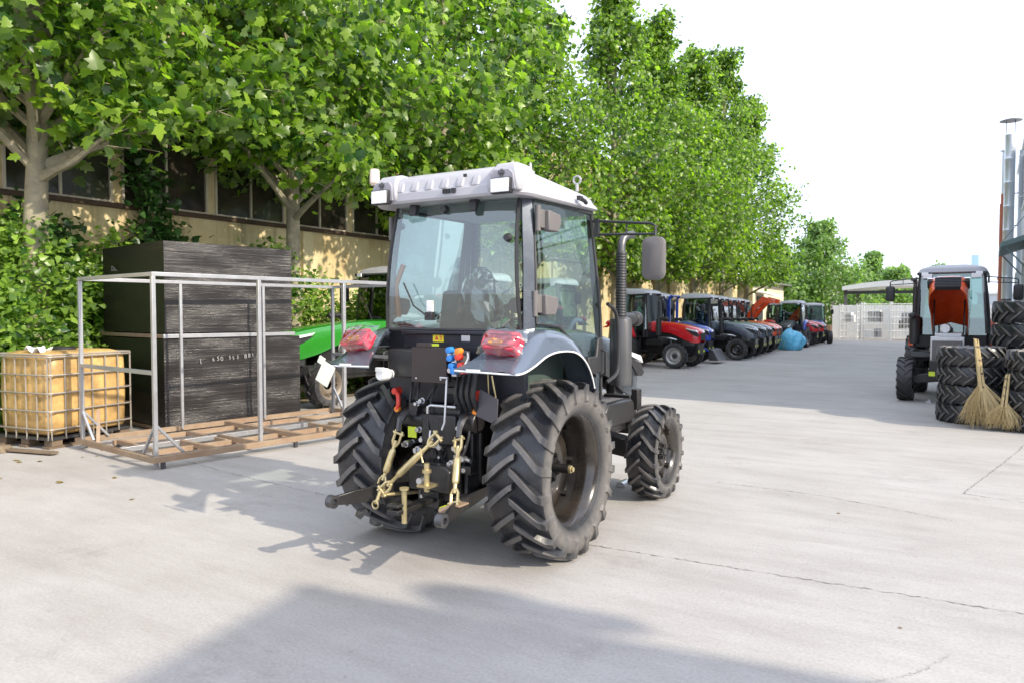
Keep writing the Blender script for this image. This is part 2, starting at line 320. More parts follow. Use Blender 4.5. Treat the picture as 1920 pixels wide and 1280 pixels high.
# ------------------------------------------------------------------ ground and buildings
g = MB(); g.add([(-400, -200, 0), (400, -200, 0), (400, 900, 0), (-400, 900, 0)], [(0, 1, 2, 3)])
ground = g.build('ground', 'concrete', smooth=False); ground['kind'] = 'structure'
def crack(pts, w, name='crack', jit=.012, m='joint'):
    P = lerp_path([(*p, 0) for p in pts], 40); L_, R_ = [], []
    for i, p in enumerate(P):
        t = (P[min(i + 1, len(P) - 1)] - P[max(i - 1, 0)]).normalized(); nn = Vector((-t.y, t.x, 0)); q = p + nn * random.uniform(-jit, jit)
        ww = w * max(.12, random.gauss(.6, .5)); L_.append((q.x + nn.x * ww, q.y + nn.y * ww, .003)); R_.append((q.x - nn.x * ww, q.y - nn.y * ww, .003))
    b = MB(); n = len(P); b.add(L_ + R_, [(i, i + 1, n + i + 1, n + i) for i in range(n - 1)]); return b.build(name, m, ground, smooth=False)
crack([(-2.45, 4.74), (-1.5, 4.80), (-.7, 4.86), (.3, 4.93), (1.6, 5.02), (4, 5.1)], .0045)
crack([(-8.2, 5.15), (-6.5, 4.9), (-5.1, 4.78), (-3.6, 4.72)], .004)
crack([(-.42, 3.62), (-.27, 3.8), (-.16, 4.02), (-.12, 4.15)], .0018)
crack([(-.15, 7.95), (.25, 10.2), (.55, 12.0)], .005)
crack([(-.15, 7.95), (.6, 7.8), (2, 7.7)], .005)
crack([(-2.2, 7.2), (-1.2, 7.15), (-.2, 6.85)], .004)
crack([(-2.7, 10.2), (-2.2, 10.1)], .005)
b = MB()
P = [(-13.2, -6), (-10.55, -6), (-10.5, 4.2), (-10.7, 12), (-10.8, 30), (-11, 70), (-13.2, 70)]
b.add([(x, y, .012) for x, y in P], [tuple(range(7))]); so = b.build('soil_bed', 'soil', smooth=False); so['kind'] = 'structure'
# small stones and litter on the concrete
for (x, y, s_) in [(-5.35, 5.45, .022), (-.35, 4.35, .010), (-1.0, 6.6, .012)]:
    bm = bmesh.new(); bmesh.ops.create_icosphere(bm, subdivisions=1, radius=s_)
    for v in bm.verts: v.co = Vector((v.co.x * random.uniform(.8, 1.4), v.co.y * random.uniform(.7, 1.2), v.co.z * .5))
    me = bpy.data.meshes.new('pebble'); bm.to_mesh(me); bm.free(); me.materials.append(MT['soil'])
    o = link('pebble', me); o.location = (x, y, s_ * .35); tag(o, {-5.35: 'small dark pebble in front of the open tube frame', -.35: 'tiny pebble below the slab joint right of the rear wheel', -1.0: 'tiny pebble beyond the slab joint right of the front wheel'}[x], 'pebble', 'pebbles on the concrete')

WX = -13.2; WY0, WY1 = 5.72 - 1.93 * 4, 47.0; SILL = 3.72; WTOP = 5.15
fac = thing('factory_building', 'long yellowed rust stained factory building with a band of dark windows behind trees', 'building', (0, 0, 0))
b = MB(); b.b2(WX - .35, WX, WY0 - .5, WY1, 0, SILL - .12); b.b2(WX - .35, WX, WY0 - .5, WY1, WTOP + .1, 7.6)
y = 5.72 - 1.93 * 4 - .09
b.b2(WX - .35, WX - .001, WY0 - .5, y - .0, SILL - .12, WTOP + .1)
nwin = 23; PER = 1.93
for i in range(nwin + 1):
    yy = 5.72 + (i - 4) * PER; b.b2(WX - .35, WX - .002, yy - .17, yy, SILL - .12, WTOP + .1)
b.b2(WX - .35, WX - .002, 5.72 + (nwin - 4) * PER, WY1, SILL - .12, WTOP + .1)
b.build('wall', 'oldwall', fac, smooth=False)
for i in range(12): MB().b2(WX, WX + .10, .22 + i * 3.86, .50 + i * 3.86, 0, SILL - .22).build('pilaster', 'oldwall', fac, .01)
b = MB(); b.b2(WX - .05, WX + .09, WY0 - .5, WY1, SILL - .20, SILL - .115); b.build('ledge', 'ledge', fac, .006)
b = MB(); b.b2(WX - .4, WX + .35, WY0 - .8, WY1 + .2, 7.6, 7.8); b.b2(WX - 9, WX - .35, WY0 - .5, WY1, 7.3, 7.55); b.build('roof', 'ledge', fac)
b = MB(); b.b2(WX - 9, WX - 8.8, WY0 - .5, WY1, 0, 7.3); b.b2(WX - 8.8, WX - .35, WY1 - .2, WY1, 0, 7.3); b.b2(WX - 8.8, WX - .35, WY0 - .5, WY0 - .3, 0, 7.3); b.build('rear_wall', 'oldwall', fac, smooth=False)
wf = MB(); W_ = PER - .17; H_ = WTOP + .1 - SILL + .12; t_ = .045
wf.b2(-.05, .03, 0, t_, 0, H_); wf.b2(-.05, .03, W_ - t_, W_, 0, H_); wf.b2(-.05, .03, t_, W_ - t_, 0, t_); wf.b2(-.05, .03, t_, W_ - t_, H_ - t_, H_); wf.b2(-.045, .02, W_ * .5 - .02, W_ * .5 + .02, t_, H_ - t_)
wfm = wf.mesh('window', MT['winframe'])
p0 = MB().b2(-.028, -.02, t_, W_ * .5 - .02, t_, H_ - t_).mesh('pane', MT['pane']); p1 = MB().b2(-.028, -.02, W_ * .5 + .02, W_ - t_, t_, H_ - t_).mesh('pane', MT['pane'])
for i in range(nwin):
    w = link('window', wfm, fac); w.location = (WX, 5.72 + (i - 4) * PER, SILL - .12); w.rotation_euler = (0, random.uniform(-.004, .004), 0)
    for pm in (p0, p1):
        q = link('pane', pm, w); q.rotation_euler = (0, random.uniform(-.006, .006), random.uniform(-.005, .005))
# cream shed beyond the factory
sh = thing('shed', 'cream plastered lean-to shed at the far end of the yard wall', 'building')
MB().b2(-15.5, -12.4, 47.6, 56, 0, 3.6).build('wall', 'creamwall', sh, smooth=False)
b = MB(); b.prism([(-15.9, 3.95), (-11.9, 3.55), (-11.9, 3.66), (-15.9, 4.1)], 'y', 47.3, 56.3); b.build('roof', 'greyplastic', sh, smooth=False)
MB().b2(-12.42, -12.35, 48.6, 50.0, 0, 2.7).build('door', 'plastic', sh)
b = MB(); b.prism([(-12.4, 2.95), (-11.3, 2.7), (-11.3, 2.76), (-12.4, 3.05)], 'y', 48.2, 50.4); b.build('awning', 'white', sh, smooth=False)

# right-hand works building: casts the big shade over the far half of the yard
BX, BY, BE, BH = 1.25, 13.3, 48.5, 9.05
rb = thing('workshop_building', 'tall pale blue grey panelled workshop at the right edge of the yard', 'building')
MB().b2(BX, BX + 14, BY, BE, 0, BH).build('wall', 'bluewall', rb, smooth=False)
b = MB(); b.b2(BX - .06, BX + 14.1, BY - .1, BE + .1, BH, BH + .3); b.build('parapet', 'white', rb, smooth=False)
b = MB()
for i in range(27): b.b2(BX - .02, BX, BY + .5 + i * 1.25, BY + .53 + i * 1.25, 0, BH)
b.build('panel_seams', 'white', rb, smooth=False)['kind'] = 'stuff'
for yy in (18, 26, 33.5, 43):
    d = MB().b2(BX - .06, BX + .02, yy, yy + 3.6, 0, 3.6).build('door', 'canopy', rb, .01)
    bb = MB().b2(BX - .09, BX - .0605, yy - .08, yy, 0, 3.7); bb.b2(BX - .09, BX - .0605, yy + 3.6, yy + 3.68, 0, 3.7); bb.b2(BX - .09, BX - .0605, yy, yy + 3.6, 3.6, 3.7); bb.build('frame', 'white', d)
for yy in (16, 24, 31, 37.5, 44):
    w = MB().b2(BX - .05, BX + .02, yy, yy + 3.4, 6.2, 8.6).build('window', 'white', rb, .01)
    MB().b2(BX - .062, BX - .0505, yy + .12, yy + 1.64, 6.32, 8.48).build('pane', 'pane', w); MB().b2(BX - .062, BX - .0505, yy + 1.76, yy + 3.28, 6.32, 8.48).build('pane', 'pane', w)
b = MB(); b.prism([(.36, 4.05), (BX, 4.35), (BX, 4.55), (.36, 4.25)], 'y', 33, 38.5); cn = b.build('canopy', 'canopy', rb, .02)
b = MB(); [MB().tube(p, r_, 6).build('bracket', 'canopy', cn) for p, r_ in (([(.5, 33.1, 4.1), (BX, 33.1, 3.2)], .03), ([(.5, 38.4, 4.1), (BX, 38.4, 3.2)], .03), ([(.4, 33.1, 4.25), (BX, 33.1, 5.4)], .015))]
fl = thing('flue_chimney', 'tall ribbed steel flue with a flat round rain cap beside the workshop', 'chimney', (.76, 42, 0))
b = MB(); prof = []
z = 2.3
while z < 9.3: prof += [(z, .22), (z + .98, .22), (z + .99, .226), (z + 1.02, .226), (z + 1.03, .22)]; z += 1.1
b.lathe(prof, axis='z', n=20); b.build('stack', 'chimney', fl)
b = MB(); b.lathe([(10.55, .46), (10.57, .46), (10.68, .05)], axis='z', n=20); b.tube([(.17, 0, 9.85), (.17, 0, 10.58)], .018, 6); b.tube([(-.17, 0, 9.95), (-.17, 0, 10.58)], .018, 6); b.build('rain_cap', 'dsteel', fl)
b = MB(); b.lathe([(0, .3), (1.2, .3), (1.3, .2), (2.31, .2)], axis='z', n=16); b.build('fan_base', 'dsteel', fl); [MB().tube([(0, 0, z_), (.5, 0, z_)], .025, 6).build('bracket', 'dsteel', fl) for z_ in (4.5, 7.2)]
rp = thing('vent_pipe', 'thin red brown vent pipe with pale upper end left of the flue', 'pipe', (.575, 45, 0))
b = MB(); b.lathe([(0, .15), (3.3, .15), (3.3, .18), (3.45, .18), (3.45, .15), (7.1, .15), (7.1, .11), (7.6, .11)], axis='z', n=14); b.build('lower_pipe', 'redpipe', rp)
b = MB(); b.lathe([(7.6, .10), (9.7, .10), (9.72, .2), (9.76, .2), (9.82, .03)], axis='z', n=14); b.build('upper_pipe', 'chimney', rp); MB().tube([(0, 0, 6), (.68, 0, 6)], .025, 6).build('bracket', 'dsteel', rp)
gp = thing('downpipe', 'grey square downpipe running up the workshop wall', 'pipe', (1.14, 40.5, 0))
b = MB(); b.tube([(0, 0, .1), (0, 0, 8.9)], .06, sq=True); b.build('pipe', 'bluewall', gp); [MB().b2(-.08, .1, -.08, .08, z, z + .06).build('clamp', 'chimney', gp) for z in (2, 4.4, 6.8, 8.6)]
sg = thing('sign_tower', 'pale blue and white board on a distant mast', 'sign', (-.95, 95, 0))
MB().b2(-.6, .1, -.06, .06, 6.0, 7.9).build('blue_board', mat('sky_blue_board', (.42, .62, .74), .5), sg, .01); MB().b2(.14, .7, -.06, .06, 6.0, 7.8).build('white_board', 'white', sg, .01)
[MB().tube([(x, .1, 0), (x, .1, 6.6)], .07, 8).build('post', 'chimney', sg) for x in (-.5, .5)]
sc_ = thing('site_cabin', 'low white site cabin beyond the workshop, behind the open-hooded tractor', 'cabin', (-.6, 64, 0))
MB().b2(0, 6, 0, 3, .1, 3.0).build('wall', 'bluewall', sc_, .01); MB().b2(-.15, 6.15, -.15, 3.15, 3.0, 3.15).build('roof', 'white', sc_, .01); MB().b2(.4, 1.5, -.03, .02, 1.1, 2.2).build('window', 'pane', sc_, .01); MB().b2(2.2, 3.1, -.03, .02, .1, 2.2).build('door', 'greyplastic', sc_, .01)
# off-frame pair of boxes, made up to cast the foreground shadow
cm = mat('container_blue', (.10, .2, .3), .5, var=.2, dust=(.2, .1, .05), dustamt=.3)
bb = MB(); L_, W2, H2 = 6.05, 2.43, 2.58; n = 44
outl = []
for i in range(n): outl.append((-L_ / 2 + L_ * i / n, -W2 / 2 + (.03 if i % 4 in (1, 2) else 0)))
for i in range(18): outl.append((L_ / 2 - (.03 if i % 4 in (1, 2) else 0), -W2 / 2 + W2 * i / 18))
for i in range(n): outl.append((L_ / 2 - L_ * i / n, W2 / 2 - (.03 if i % 4 in (1, 2) else 0)))
for i in range(18): outl.append((-L_ / 2 + (.03 if i % 4 in (1, 2) else 0), W2 / 2 - W2 * i / 18))
bb.prism(outl, 'z', .15, H2 - .1); cme = bb.mesh('shell', cm, False)
fb = MB()
for x in (-1, 1):
    for y_ in (-1, 1): fb.b2(x * (L_ / 2) - .08, x * (L_ / 2) + .08, y_ * (W2 / 2) - .08, y_ * (W2 / 2) + .08, 0, H2)
for y_ in (-1, 1): fb.b2(-L_ / 2, L_ / 2, y_ * W2 / 2 - .06, y_ * W2 / 2 + .06, .02, .16); fb.b2(-L_ / 2, L_ / 2, y_ * W2 / 2 - .06, y_ * W2 / 2 + .06, H2 - .12, H2 - .005)
for x in (-1, 1): fb.b2(x * L_ / 2 - .06, x * L_ / 2 + .06, -W2 / 2 + .07, W2 / 2 - .07, .025, .165); fb.b2(x * L_ / 2 - .06, x * L_ / 2 + .06, -W2 / 2 + .07, W2 / 2 - .07, H2 - .125, H2 - .01)
fme = fb.mesh('frame', cm)
for k in range(2):
    ct = thing('shipping_container', ['blue steel container standing on the concrete right of the camera', 'blue steel container stacked on top of another right of the camera'][k], 'container', (0, 0, 0), R(10), 'containers beside the camera')
    c0 = Vector((4.66, 2.38, 0)); ex = Vector((math.cos(R(10)), math.sin(R(10)), 0)); ey = Vector((-ex.y, ex.x, 0))
    ct.location = c0 + ex * L_ / 2 - ey * W2 / 2 + Vector((0, 0, k * (H2 + .01)))
    link('shell', cme, ct); link('frame', fme, ct)

tp_ = MB(); tp_.tube(lerp_path([(-.55, 0, 0), (-.2, .03, .02), (.2, -.02, 0), (.6, .02, .01)], 5), [.10, .15, .17, .16, .15, .17, .18, .16, .15, .16, .15, .14, .13, .12, .10, .09], 12); tpo = tp_.build('rolled_tarpaulin', 'canopy', None); tpo.location = c0 + ex * 1.55 + ey * .16 + Vector((0, 0, 2 * H2 + .16)); tpo.rotation_euler = (0, 0, R(10)); tag(tpo, 'rolled tarpaulin lying on top of the upper blue container', 'tarpaulin')  # made-up roll, unseen, overhangs the edge to bump the foreground shadow
# ------------------------------------------------------------------ far end of the yard
cp = thing('carport', 'white roofed open carport at the far end of the yard', 'carport', (0, 0, 0))
b = MB(); secs = []
for yy in (54, 60):
    secs.append([(-8.2 + 7 * i / 10, yy, 3.35 + .42 * math.sin(math.pi * min(1, (i / 10) * .9 + .05))) for i in range(11)] + [(-8.2 + 7 * i / 10, yy, 3.1 + .30 * math.sin(math.pi * min(1, (i / 10) * .9 + .05))) for i in range(10, -1, -1)])
b.rings(secs); b.build('roof', 'white', cp)
for x in (-8, -1.5):
    for yy in (54.2, 59.8): MB().tube([(x, yy, 0), (x, yy, 3.25)], .09, sq=True).build('post', 'greyplastic', cp)
MB().b2(-8.1, -1.3, 54.05, 54.2, 2.9, 3.1).build('beam', 'plastic', cp)
random.seed(3)
def rack(x, y, w, h, label, pan):
    r_ = thing('wire_rack', label, 'rack', (x, y, 0), random.uniform(-.06, .06), 'white racks at the yard end')
    b = MB()
    for px in (0, w):
        for py in (0, .9): b.tube([(px, py, 0), (px, py, h + .12)], .035, sq=True)
    for z in np.linspace(.15, h, 6):
        for py in (0, .9): b.tube([(0, py, z), (w, py, z)], .018, 4)
        for px in (0, w): b.tube([(px, 0, z), (px, .9, z)], .018, 4)
    k = int(w / .16)
    for i in range(1, k): b.tube([(w * i / k, 0, .15), (w * i / k, 0, h)], .010, 4)
    b.build('cage', 'white', r_)
    for i in range(pan):
        bx = MB(); x0 = random.uniform(.05, w * .5); ww = random.uniform(.3, w * .5); z0 = random.choice([.16, .16, .7, 1.1]); bx.b2(x0, x0 + ww, .1, .8, z0, z0 + random.uniform(.3, .75)); bx.build('panel', random.choice(['white', 'white', 'roofwhite', 'greyplastic', 'white']), r_, .01)
rack(-7.75, 50.2, 1.0, 2.1, 'narrow white wire rack with loose panels, leftmost at the yard end', 3)
rack(-6.6, 51, 1.6, 2.2, 'white wire rack stacked with pale panels in front of the carport, second from left', 5)
rack(-4.9, 50.8, 1.7, 2.2, 'wide white wire rack of pale panels under the middle of the carport', 5)
rack(-3.0, 51.2, 1.6, 2.15, 'white wire rack of pale panels at the right, partly behind the open-hooded tractor', 5)
yw = thing('yard_fence', 'long pale panel fence closing the yard behind the racks', 'fence', (3.6, 52.9, 0))
for i in range(16): MB().b2(-12.2 + i * .85, -12.2 + i * .85 + .82, 0, .05, .05, 2.15).build('panel', 'white', yw)
[MB().tube([(-12.2 + i * 1.7, .08, 0), (-12.2 + i * 1.7, .08, 2.4)], .04, 6).build('post', 'greyplastic', yw) for i in range(9)]
cb = MB(); cb.box((0, 0, .45), (.9, .7, .9)); cb.box((0, -.02, .905), (.94, .3, .02)); o = cb.build('cardboard_box', 'cardboard', bevel=.01); o.location = (-8.5, 49.2, 0); tag(o, 'brown cardboard box left of the white racks', 'box')
fh = thing('far_house', 'distant building with a dark pitched roof behind the far trees', 'building', (-14, 105, 0))
MB().b2(-9, 5, 0, 12, 0, 5.0).build('wall', 'creamwall', fh, smooth=False); b = MB(); b.prism([(-9.5, 5), (5.5, 5), (-2, 8.0)], 'y', -.5, 12.5); b.build('roof', 'ledge', fh, smooth=False)

# ------------------------------------------------------------------ foliage
def tpl(pts, fold=.22, curl=.18):
    pts = np.array(pts, float); c = np.array([0, .42])
    V = np.vstack([c, pts]); z = -fold * np.abs(V[:, 0]) - curl * (V[:, 1] - .3) ** 2
    n = len(pts); F = np.array([(0, i + 1, (i + 1) % n + 1) for i in range(n)]); return np.column_stack([V, z]), F
_h = [(.02, -.02), (.20, -.06), (.50, .10), (.34, .30), (.56, .55), (.27, .60), (.22, .78), (0, 1.05)]
LEAF_P = tpl(_h + [(-x, y) for x, y in _h[-2::-1]])
_h = [(.0, 0), (.30, .06), (.40, .30), (.20, .68), (0, 1.08)]
LEAF_O = tpl(_h + [(-x, y) for x, y in _h[-2:0:-1]])
LEAF_Q = (np.array([(0, 0, 0), (.42, .45, -.12), (0, 1, -.1), (-.42, .45, -.12), (0, .45, .03)], float), np.array([(4, 0, 1), (4, 1, 2), (4, 2, 3), (4, 3, 0)]))

def rot_frames(nrm, spin):
    z = nrm / np.linalg.norm(nrm, axis=1)[:, None]
    ref = np.where(np.abs(z[:, 2:3]) < .95, np.array([[0, 0, 1.]]), np.array([[1., 0, 0]]))
    x = np.cross(ref, z); x /= np.linalg.norm(x, axis=1)[:, None]; y = np.cross(z, x)
    c, s = np.cos(spin)[:, None], np.sin(spin)[:, None]
    return np.stack([x * c + y * s, -x * s + y * c, z], axis=2)      # columns = axes
def leaf_mesh(name, tp, pos, nrm, size, rnd, m, spin=None):
    V, F = tp; n = len(pos)
    if spin is None: spin = NR.uniform(0, 2 * np.pi, n)
    A = rot_frames(nrm, spin)
    P = np.einsum('nij,vj->nvi', A, V) * size[:, None, None] + pos[:, None, :]
    P = P.reshape(-1, 3); FF = (F[None] + (np.arange(n) * len(V))[:, None, None]).reshape(-1, 3)
    me = bpy.data.meshes.new(name); me.vertices.add(len(P)); me.vertices.foreach_set('co', P.ravel().astype(np.float32))
    me.loops.add(FF.size); me.loops.foreach_set('vertex_index', FF.ravel().astype(np.int32))
    me.polygons.add(len(FF)); me.polygons.foreach_set('loop_start', np.arange(0, FF.size, 3, dtype=np.int32)); me.polygons.foreach_set('loop_total', np.full(len(FF), 3, np.int32))
    at = me.attributes.new('rnd', 'FLOAT', 'POINT'); at.data.foreach_set('value', np.repeat(rnd, len(V)).astype(np.float32))
    me.update(); me.polygons.foreach_set('use_smooth', np.ones(len(FF), bool)); me.materials.append(m); return me
CAMP = np.array([0, 0, 1.65]); CF = np.array([-math.sin(R(32.445)), math.cos(R(32.445)), 0]); CR = np.array([CF[1], -CF[0], 0])
def inframe(p, mx=.66, top=.50):
    d = p - CAMP; f_ = d @ CF; return (f_ > 1) & (np.abs(d @ CR) < mx * f_) & (d[:, 2] < top * f_)

def tree(name, label, x, y, H, zc, rmax, nleaf, lsize, leafm, tp, group, trunk_r=.18, seed=1, zbias=1.0, single=0, lean=0., peak=.30, ztop_pow=1.0):
    rg = np.random.default_rng(seed); t = thing(name, label, 'tree', (x, y, 0), 0, group)
    def prof(z):
        u = np.clip((z - zc) / (H - zc), 0, 1)
        return rmax * np.where(u < peak, .62 + .38 * np.sin(u / peak * np.pi / 2), np.maximum(.05, (1 - (np.maximum(u - peak, 0) / (1 - peak)) ** .95)) ** ztop_pow)
    # trunk
    tr = MB(); pth, rr = [], []
    for i in range(15):
        z = H * .93 * i / 14; pth.append((lean * z + .05 * math.sin(i * .9 + seed), .05 * math.cos(i * .7 + seed * 2), z - .02)); rr.append(max(.015, trunk_r * (1 - .93 * i / 14) ** .8 * (1.35 if i == 0 else 1) * rg.uniform(.93, 1.07)))
    tr.tube(pth, rr, 14); tr.build('trunk', 'bark', t)
    # limbs
    lm = MB(); nl = 46; ctr = []; outw = []
    for i in range(nl):
        u = (i + rg.uniform(0, 1)) / nl; zs = zc * .80 + (H - zc * .80) * .90 * u ** zbias
        a = i * 2.39996 + rg.uniform(-.4, .4); ze = min(H * .985, zs + rg.uniform(.6, 2.0) * (1 + .5 * u)); rad = float(prof(np.array(ze))) * rg.uniform(.62, 1.06) * (1 + .16 * math.sin(2 * a + seed) + .12 * math.sin(3 * a + 2 * seed + ze * .6))
        k = zs / (H * .93) * 14; i0 = min(13, int(k)); bp = Vector(pth[i0]).lerp(Vector(pth[i0 + 1]), min(1, k - i0))
        e = Vector((math.cos(a) * rad + lean * ze, math.sin(a) * rad, ze)); mid = bp.lerp(e, .5) + Vector((0, 0, rg.uniform(-.1, .25)))
        path = [bp, bp.lerp(mid, .5) + Vector((0, 0, .02)), mid, mid.lerp(e, .5), e]; r0 = trunk_r * .36 * (1 - .75 * u) + .008
        lm.tube(path, [r0, r0 * .85, r0 * .65, r0 * .4, .006], 6)
        for tt in (.42, .58, .72, .86, 1.0):
            q = Vector(bp).lerp(e, tt); ctr.append(q + Vector((0, 0, .1))); outw.append((math.cos(a), math.sin(a)))
            for s_ in range(2):
                a2 = a + rg.uniform(-1.3, 1.3); l2 = rg.uniform(.3, .75) * (rmax / 3) ; e2 = q + Vector((math.cos(a2) * l2, math.sin(a2) * l2, rg.uniform(-.15, .45)))
                lm.tube([q, e2], [.012, .004], 4, caps=False); ctr.append(e2); outw.append((math.cos(a2), math.sin(a2)))
    lm.build('branches', 'bark' if trunk_r > .1 else 'twig', t)
    C = np.array([tuple(c) for c in ctr]); O = np.array(outw)
    # leaves: clumped round the limb ends plus a thinner fill
    idx = rg.integers(0, len(C), int(nleaf * .85)); sp = (.24 + .05 * rmax)
    spv = sp * np.clip(prof(C[idx][:, 2]) / rmax * 1.1, .38, 1.0)[:, None]; pos = C[idx] + rg.normal(0, 1, (len(idx), 3)) * spv * np.array([1, 1, .85]); ow = O[idx]
    nf = nleaf - len(idx); zz = zc + (H - zc) * rg.uniform(0, 1, nf) ** 1.3; aa = rg.uniform(0, 2 * np.pi, nf); rr_ = prof(zz) * np.sqrt(rg.uniform(.15, .95, nf))
    pos = np.vstack([pos, np.column_stack([np.cos(aa) * rr_ + lean * zz, np.sin(aa) * rr_, zz])]); ow = np.vstack([ow, np.column_stack([np.cos(aa), np.sin(aa)])])
    ok = pos[:, 2] > zc - .25 + rg.normal(0, .22, len(pos)); pos = pos[ok]; ow = ow[ok]; n = len(pos)
    nrm = np.column_stack([ow * rg.uniform(.1, 1.2, (n, 1)), np.zeros(n)]) + rg.normal(0, .62, (n, 3)) + np.array([0, 0, .6])
    size = lsize * np.clip(rg.normal(.92, .27, n), .4, 1.5)
    ci = rg.uniform(0, 1, len(C)); ci2 = np.concatenate([ci[idx], rg.uniform(.2, .6, nf)])[ok]; rnd = np.clip(rg.normal(.38, .24, n) + (ci2 - .5) * .45, 0, 1)
    wp = pos + np.array([x, y, 0])
    crown = None
    if single:
        d = np.linalg.norm(wp - CAMP, axis=1); cand = np.where(inframe(wp))[0]; cand = cand[np.argsort((d / size)[cand])][:single * 3]; cand = rg.permutation(cand)[:single]
        keep = np.ones(n, bool); keep[cand] = False
    else: keep = np.ones(n, bool); cand = []
    crown = link('crown', leaf_mesh('crown', tp, pos[keep], nrm[keep], size[keep], rnd[keep], leafm), t); crown['kind'] = 'stuff'
    if len(cand):
        vm = [leaf_mesh('leaf', tp, np.zeros((1, 3)), np.array([[0, 0, 1.]]), np.ones(1), np.array([r_]), leafm, np.zeros(1)) for r_ in (.1, .35, .6, .9)]
        A = rot_frames(nrm[cand], rg.uniform(0, 2 * np.pi, len(cand)))
        for j, c in enumerate(cand):
            o = link('leaf', vm[min(3, int(rnd[c] * 4))], crown); M = Matrix(A[j].tolist()).to_4x4(); M.translation = Vector(pos[c]); o.matrix_local = M @ Matrix.Scale(float(size[c]), 4)
    return t

TL = ['broad plane tree with pale peeling trunk at the left edge, in front of the windows',
      'leafy plane tree whose slim trunk stands behind the black wrapped crates',
      'plane tree hidden behind the cab, third along the factory wall from the left', 'plane tree rising behind the cab roof of the dark tractor, fourth along the wall',
      'tall plane tree behind the exhaust stack, fifth along the factory wall', 'tall pointed plane tree whose tip leaves the top of the picture',
      'tall plane tree with visible trunk above the blue and grey parked tractors', 'pointed plane tree right of the tallest one, eighth along the wall', 'plane tree at the right end of the row against white sky']
for i in range(9):
    yy = 5.55 + 4.8 * i + [0, 0, 0, -.4, 1.1, .3, 0, 0, 0][i]; near = i < 4
    H = [11.5, 12.0, 13.2, 12.4, 14.2, 13.9, 13.7, 15.2, 13.8][i]; zc = [4.45, 4.35, 3.7, 3.4, 3.1, 3.0, 3.3, 3.3, 3.2][i]
    tree('plane_tree', TL[i], -11.8 + [.0, 0, .1, 0, -.1, 0, .1, 0, 0][i], yy, H, zc, [2.9, 3.0, 2.9, 2.6, 2.5, 2.5, 2.6, 2.7, 3.0][i], [20000, 20000, 17000, 17000, 16000, 16000, 16000, 15000, 15000][i], .165 if near else .185,
         MT['leafA'], LEAF_P if i < 3 else LEAF_Q, 'plane trees along the factory wall', trunk_r=.21 if i == 0 else .17, seed=20 + i, zbias=1.25 if near else 1.0, single=[150, 150, 60][i] if i < 3 else 0, peak=[.25, .28, .45, .28][i] if near else .40)
tree('far_tree', 'bushy pale green tree beyond the parked tractors, left of the carport', -11.0, 62, 8.4, .6, 4.0, 15000, .24, MT['leafC'], LEAF_Q, 'far trees', .16, 51, peak=.5)
tree('far_tree', 'rounded lower tree touching the end of the plane row', -13.6, 59, 6.6, .6, 3.2, 8000, .27, MT['leafC'], LEAF_Q, 'far trees', .16, 52, peak=.4)
tree('far_tree', 'distant pointed light green tree above the carport roof', -10.6, 90, 7.9, 1.0, 3.0, 6000, .34, MT['leafC'], LEAF_Q, 'far trees', .16, 53, peak=.35)
tree('far_tree', 'distant smaller tree right of the pointed one above the carport', -8.4, 96, 6.4, 1.0, 2.8, 4500, .36, MT['leafC'], LEAF_Q, 'far trees', .14, 54, peak=.35)
tree('far_tree', 'dark tree seen through the open carport', -6.5, 70, 5.0, .8, 3.0, 5000, .28, MT['leafC'], LEAF_Q, 'far trees', .14, 55, peak=.4)
tree('far_tree', 'low distant tree behind the open-hooded tractor', -4.0, 84, 6.0, .8, 2.6, 4500, .3, MT['leafC'], LEAF_Q, 'far trees', .14, 56, peak=.4)

def bush(label, x, y, rx, ry, H, n, size, leafm, seed, tp=LEAF_O, cat='shrub', name='shrub', group='shrubs along the factory wall', clump=70, x_min=WX + .12):
    rg = np.random.default_rng(seed); t = thing(name, label, cat, (x, y, 0), 0, group)
    st = MB(); C = []
    for i in range(clump):
        a = rg.uniform(0, 2 * np.pi); r_ = math.sqrt(rg.uniform(0, 1)); z = H * (1 - rg.uniform(0, 1) ** 1.6 * .95) * (1 - .45 * r_ ** 2)
        C.append((math.cos(a) * r_ * rx, math.sin(a) * r_ * ry, max(.15, z)))
    for c in C[::2]: st.tube([(c[0] * .25, c[1] * .25, 0), (c[0] * .5, c[1] * .5, c[2] * .55), c], [.014, .01, .004], 5)
    st.build('stems', 'twig', t); C = np.array(C)
    idx = rg.integers(0, len(C), n); pos = C[idx] + rg.normal(0, 1, (n, 3)) * .19; pos[:, 2] = np.maximum(pos[:, 2], .06); pos[:, 0] = np.maximum(pos[:, 0], x_min - x + rg.uniform(0, .15, n))
    nrm = rg.normal(0, .5, (n, 3)) + np.array([.55, -.25, .75]); ci = rg.uniform(0, 1, len(C)); rnd = np.clip(rg.normal(.42, .22, n) + (ci[idx] - .5) * .5, 0, 1)
    f = link('foliage', leaf_mesh('foliage', tp, pos, nrm, size * rg.uniform(.55, 1.3, n), rnd, leafm), t); f['kind'] = 'stuff'; return t
bush('tall bright green shrub at the left edge behind the yellow tank', -11.7, 4.2, 1.05, 1.1, 2.75, 8840, 0.101, MT['leafB'], 1)
bush('bright green shrub in front of the first plane trunk', -12.15, 5.55, .95, .85, 3.0, 8840, 0.101, MT['leafB'], 2)
bush('green shrub close behind the left side of the wrapped crates', -12.6, 7.3, .5, .8, 2.9, 6460, 0.098, MT['leafB'], 3)
bush('low shrub between the yellow tank and the wrapped crates', -11.35, 4.95, .6, .65, 1.8, 4420, 0.094, MT['leafB'], 9)
bush('shrub with small leaves right of the wrapped crates', -12.2, 10.3, .9, 1.2, 3.0, 7820, 0.094, MT['leafB'], 4)
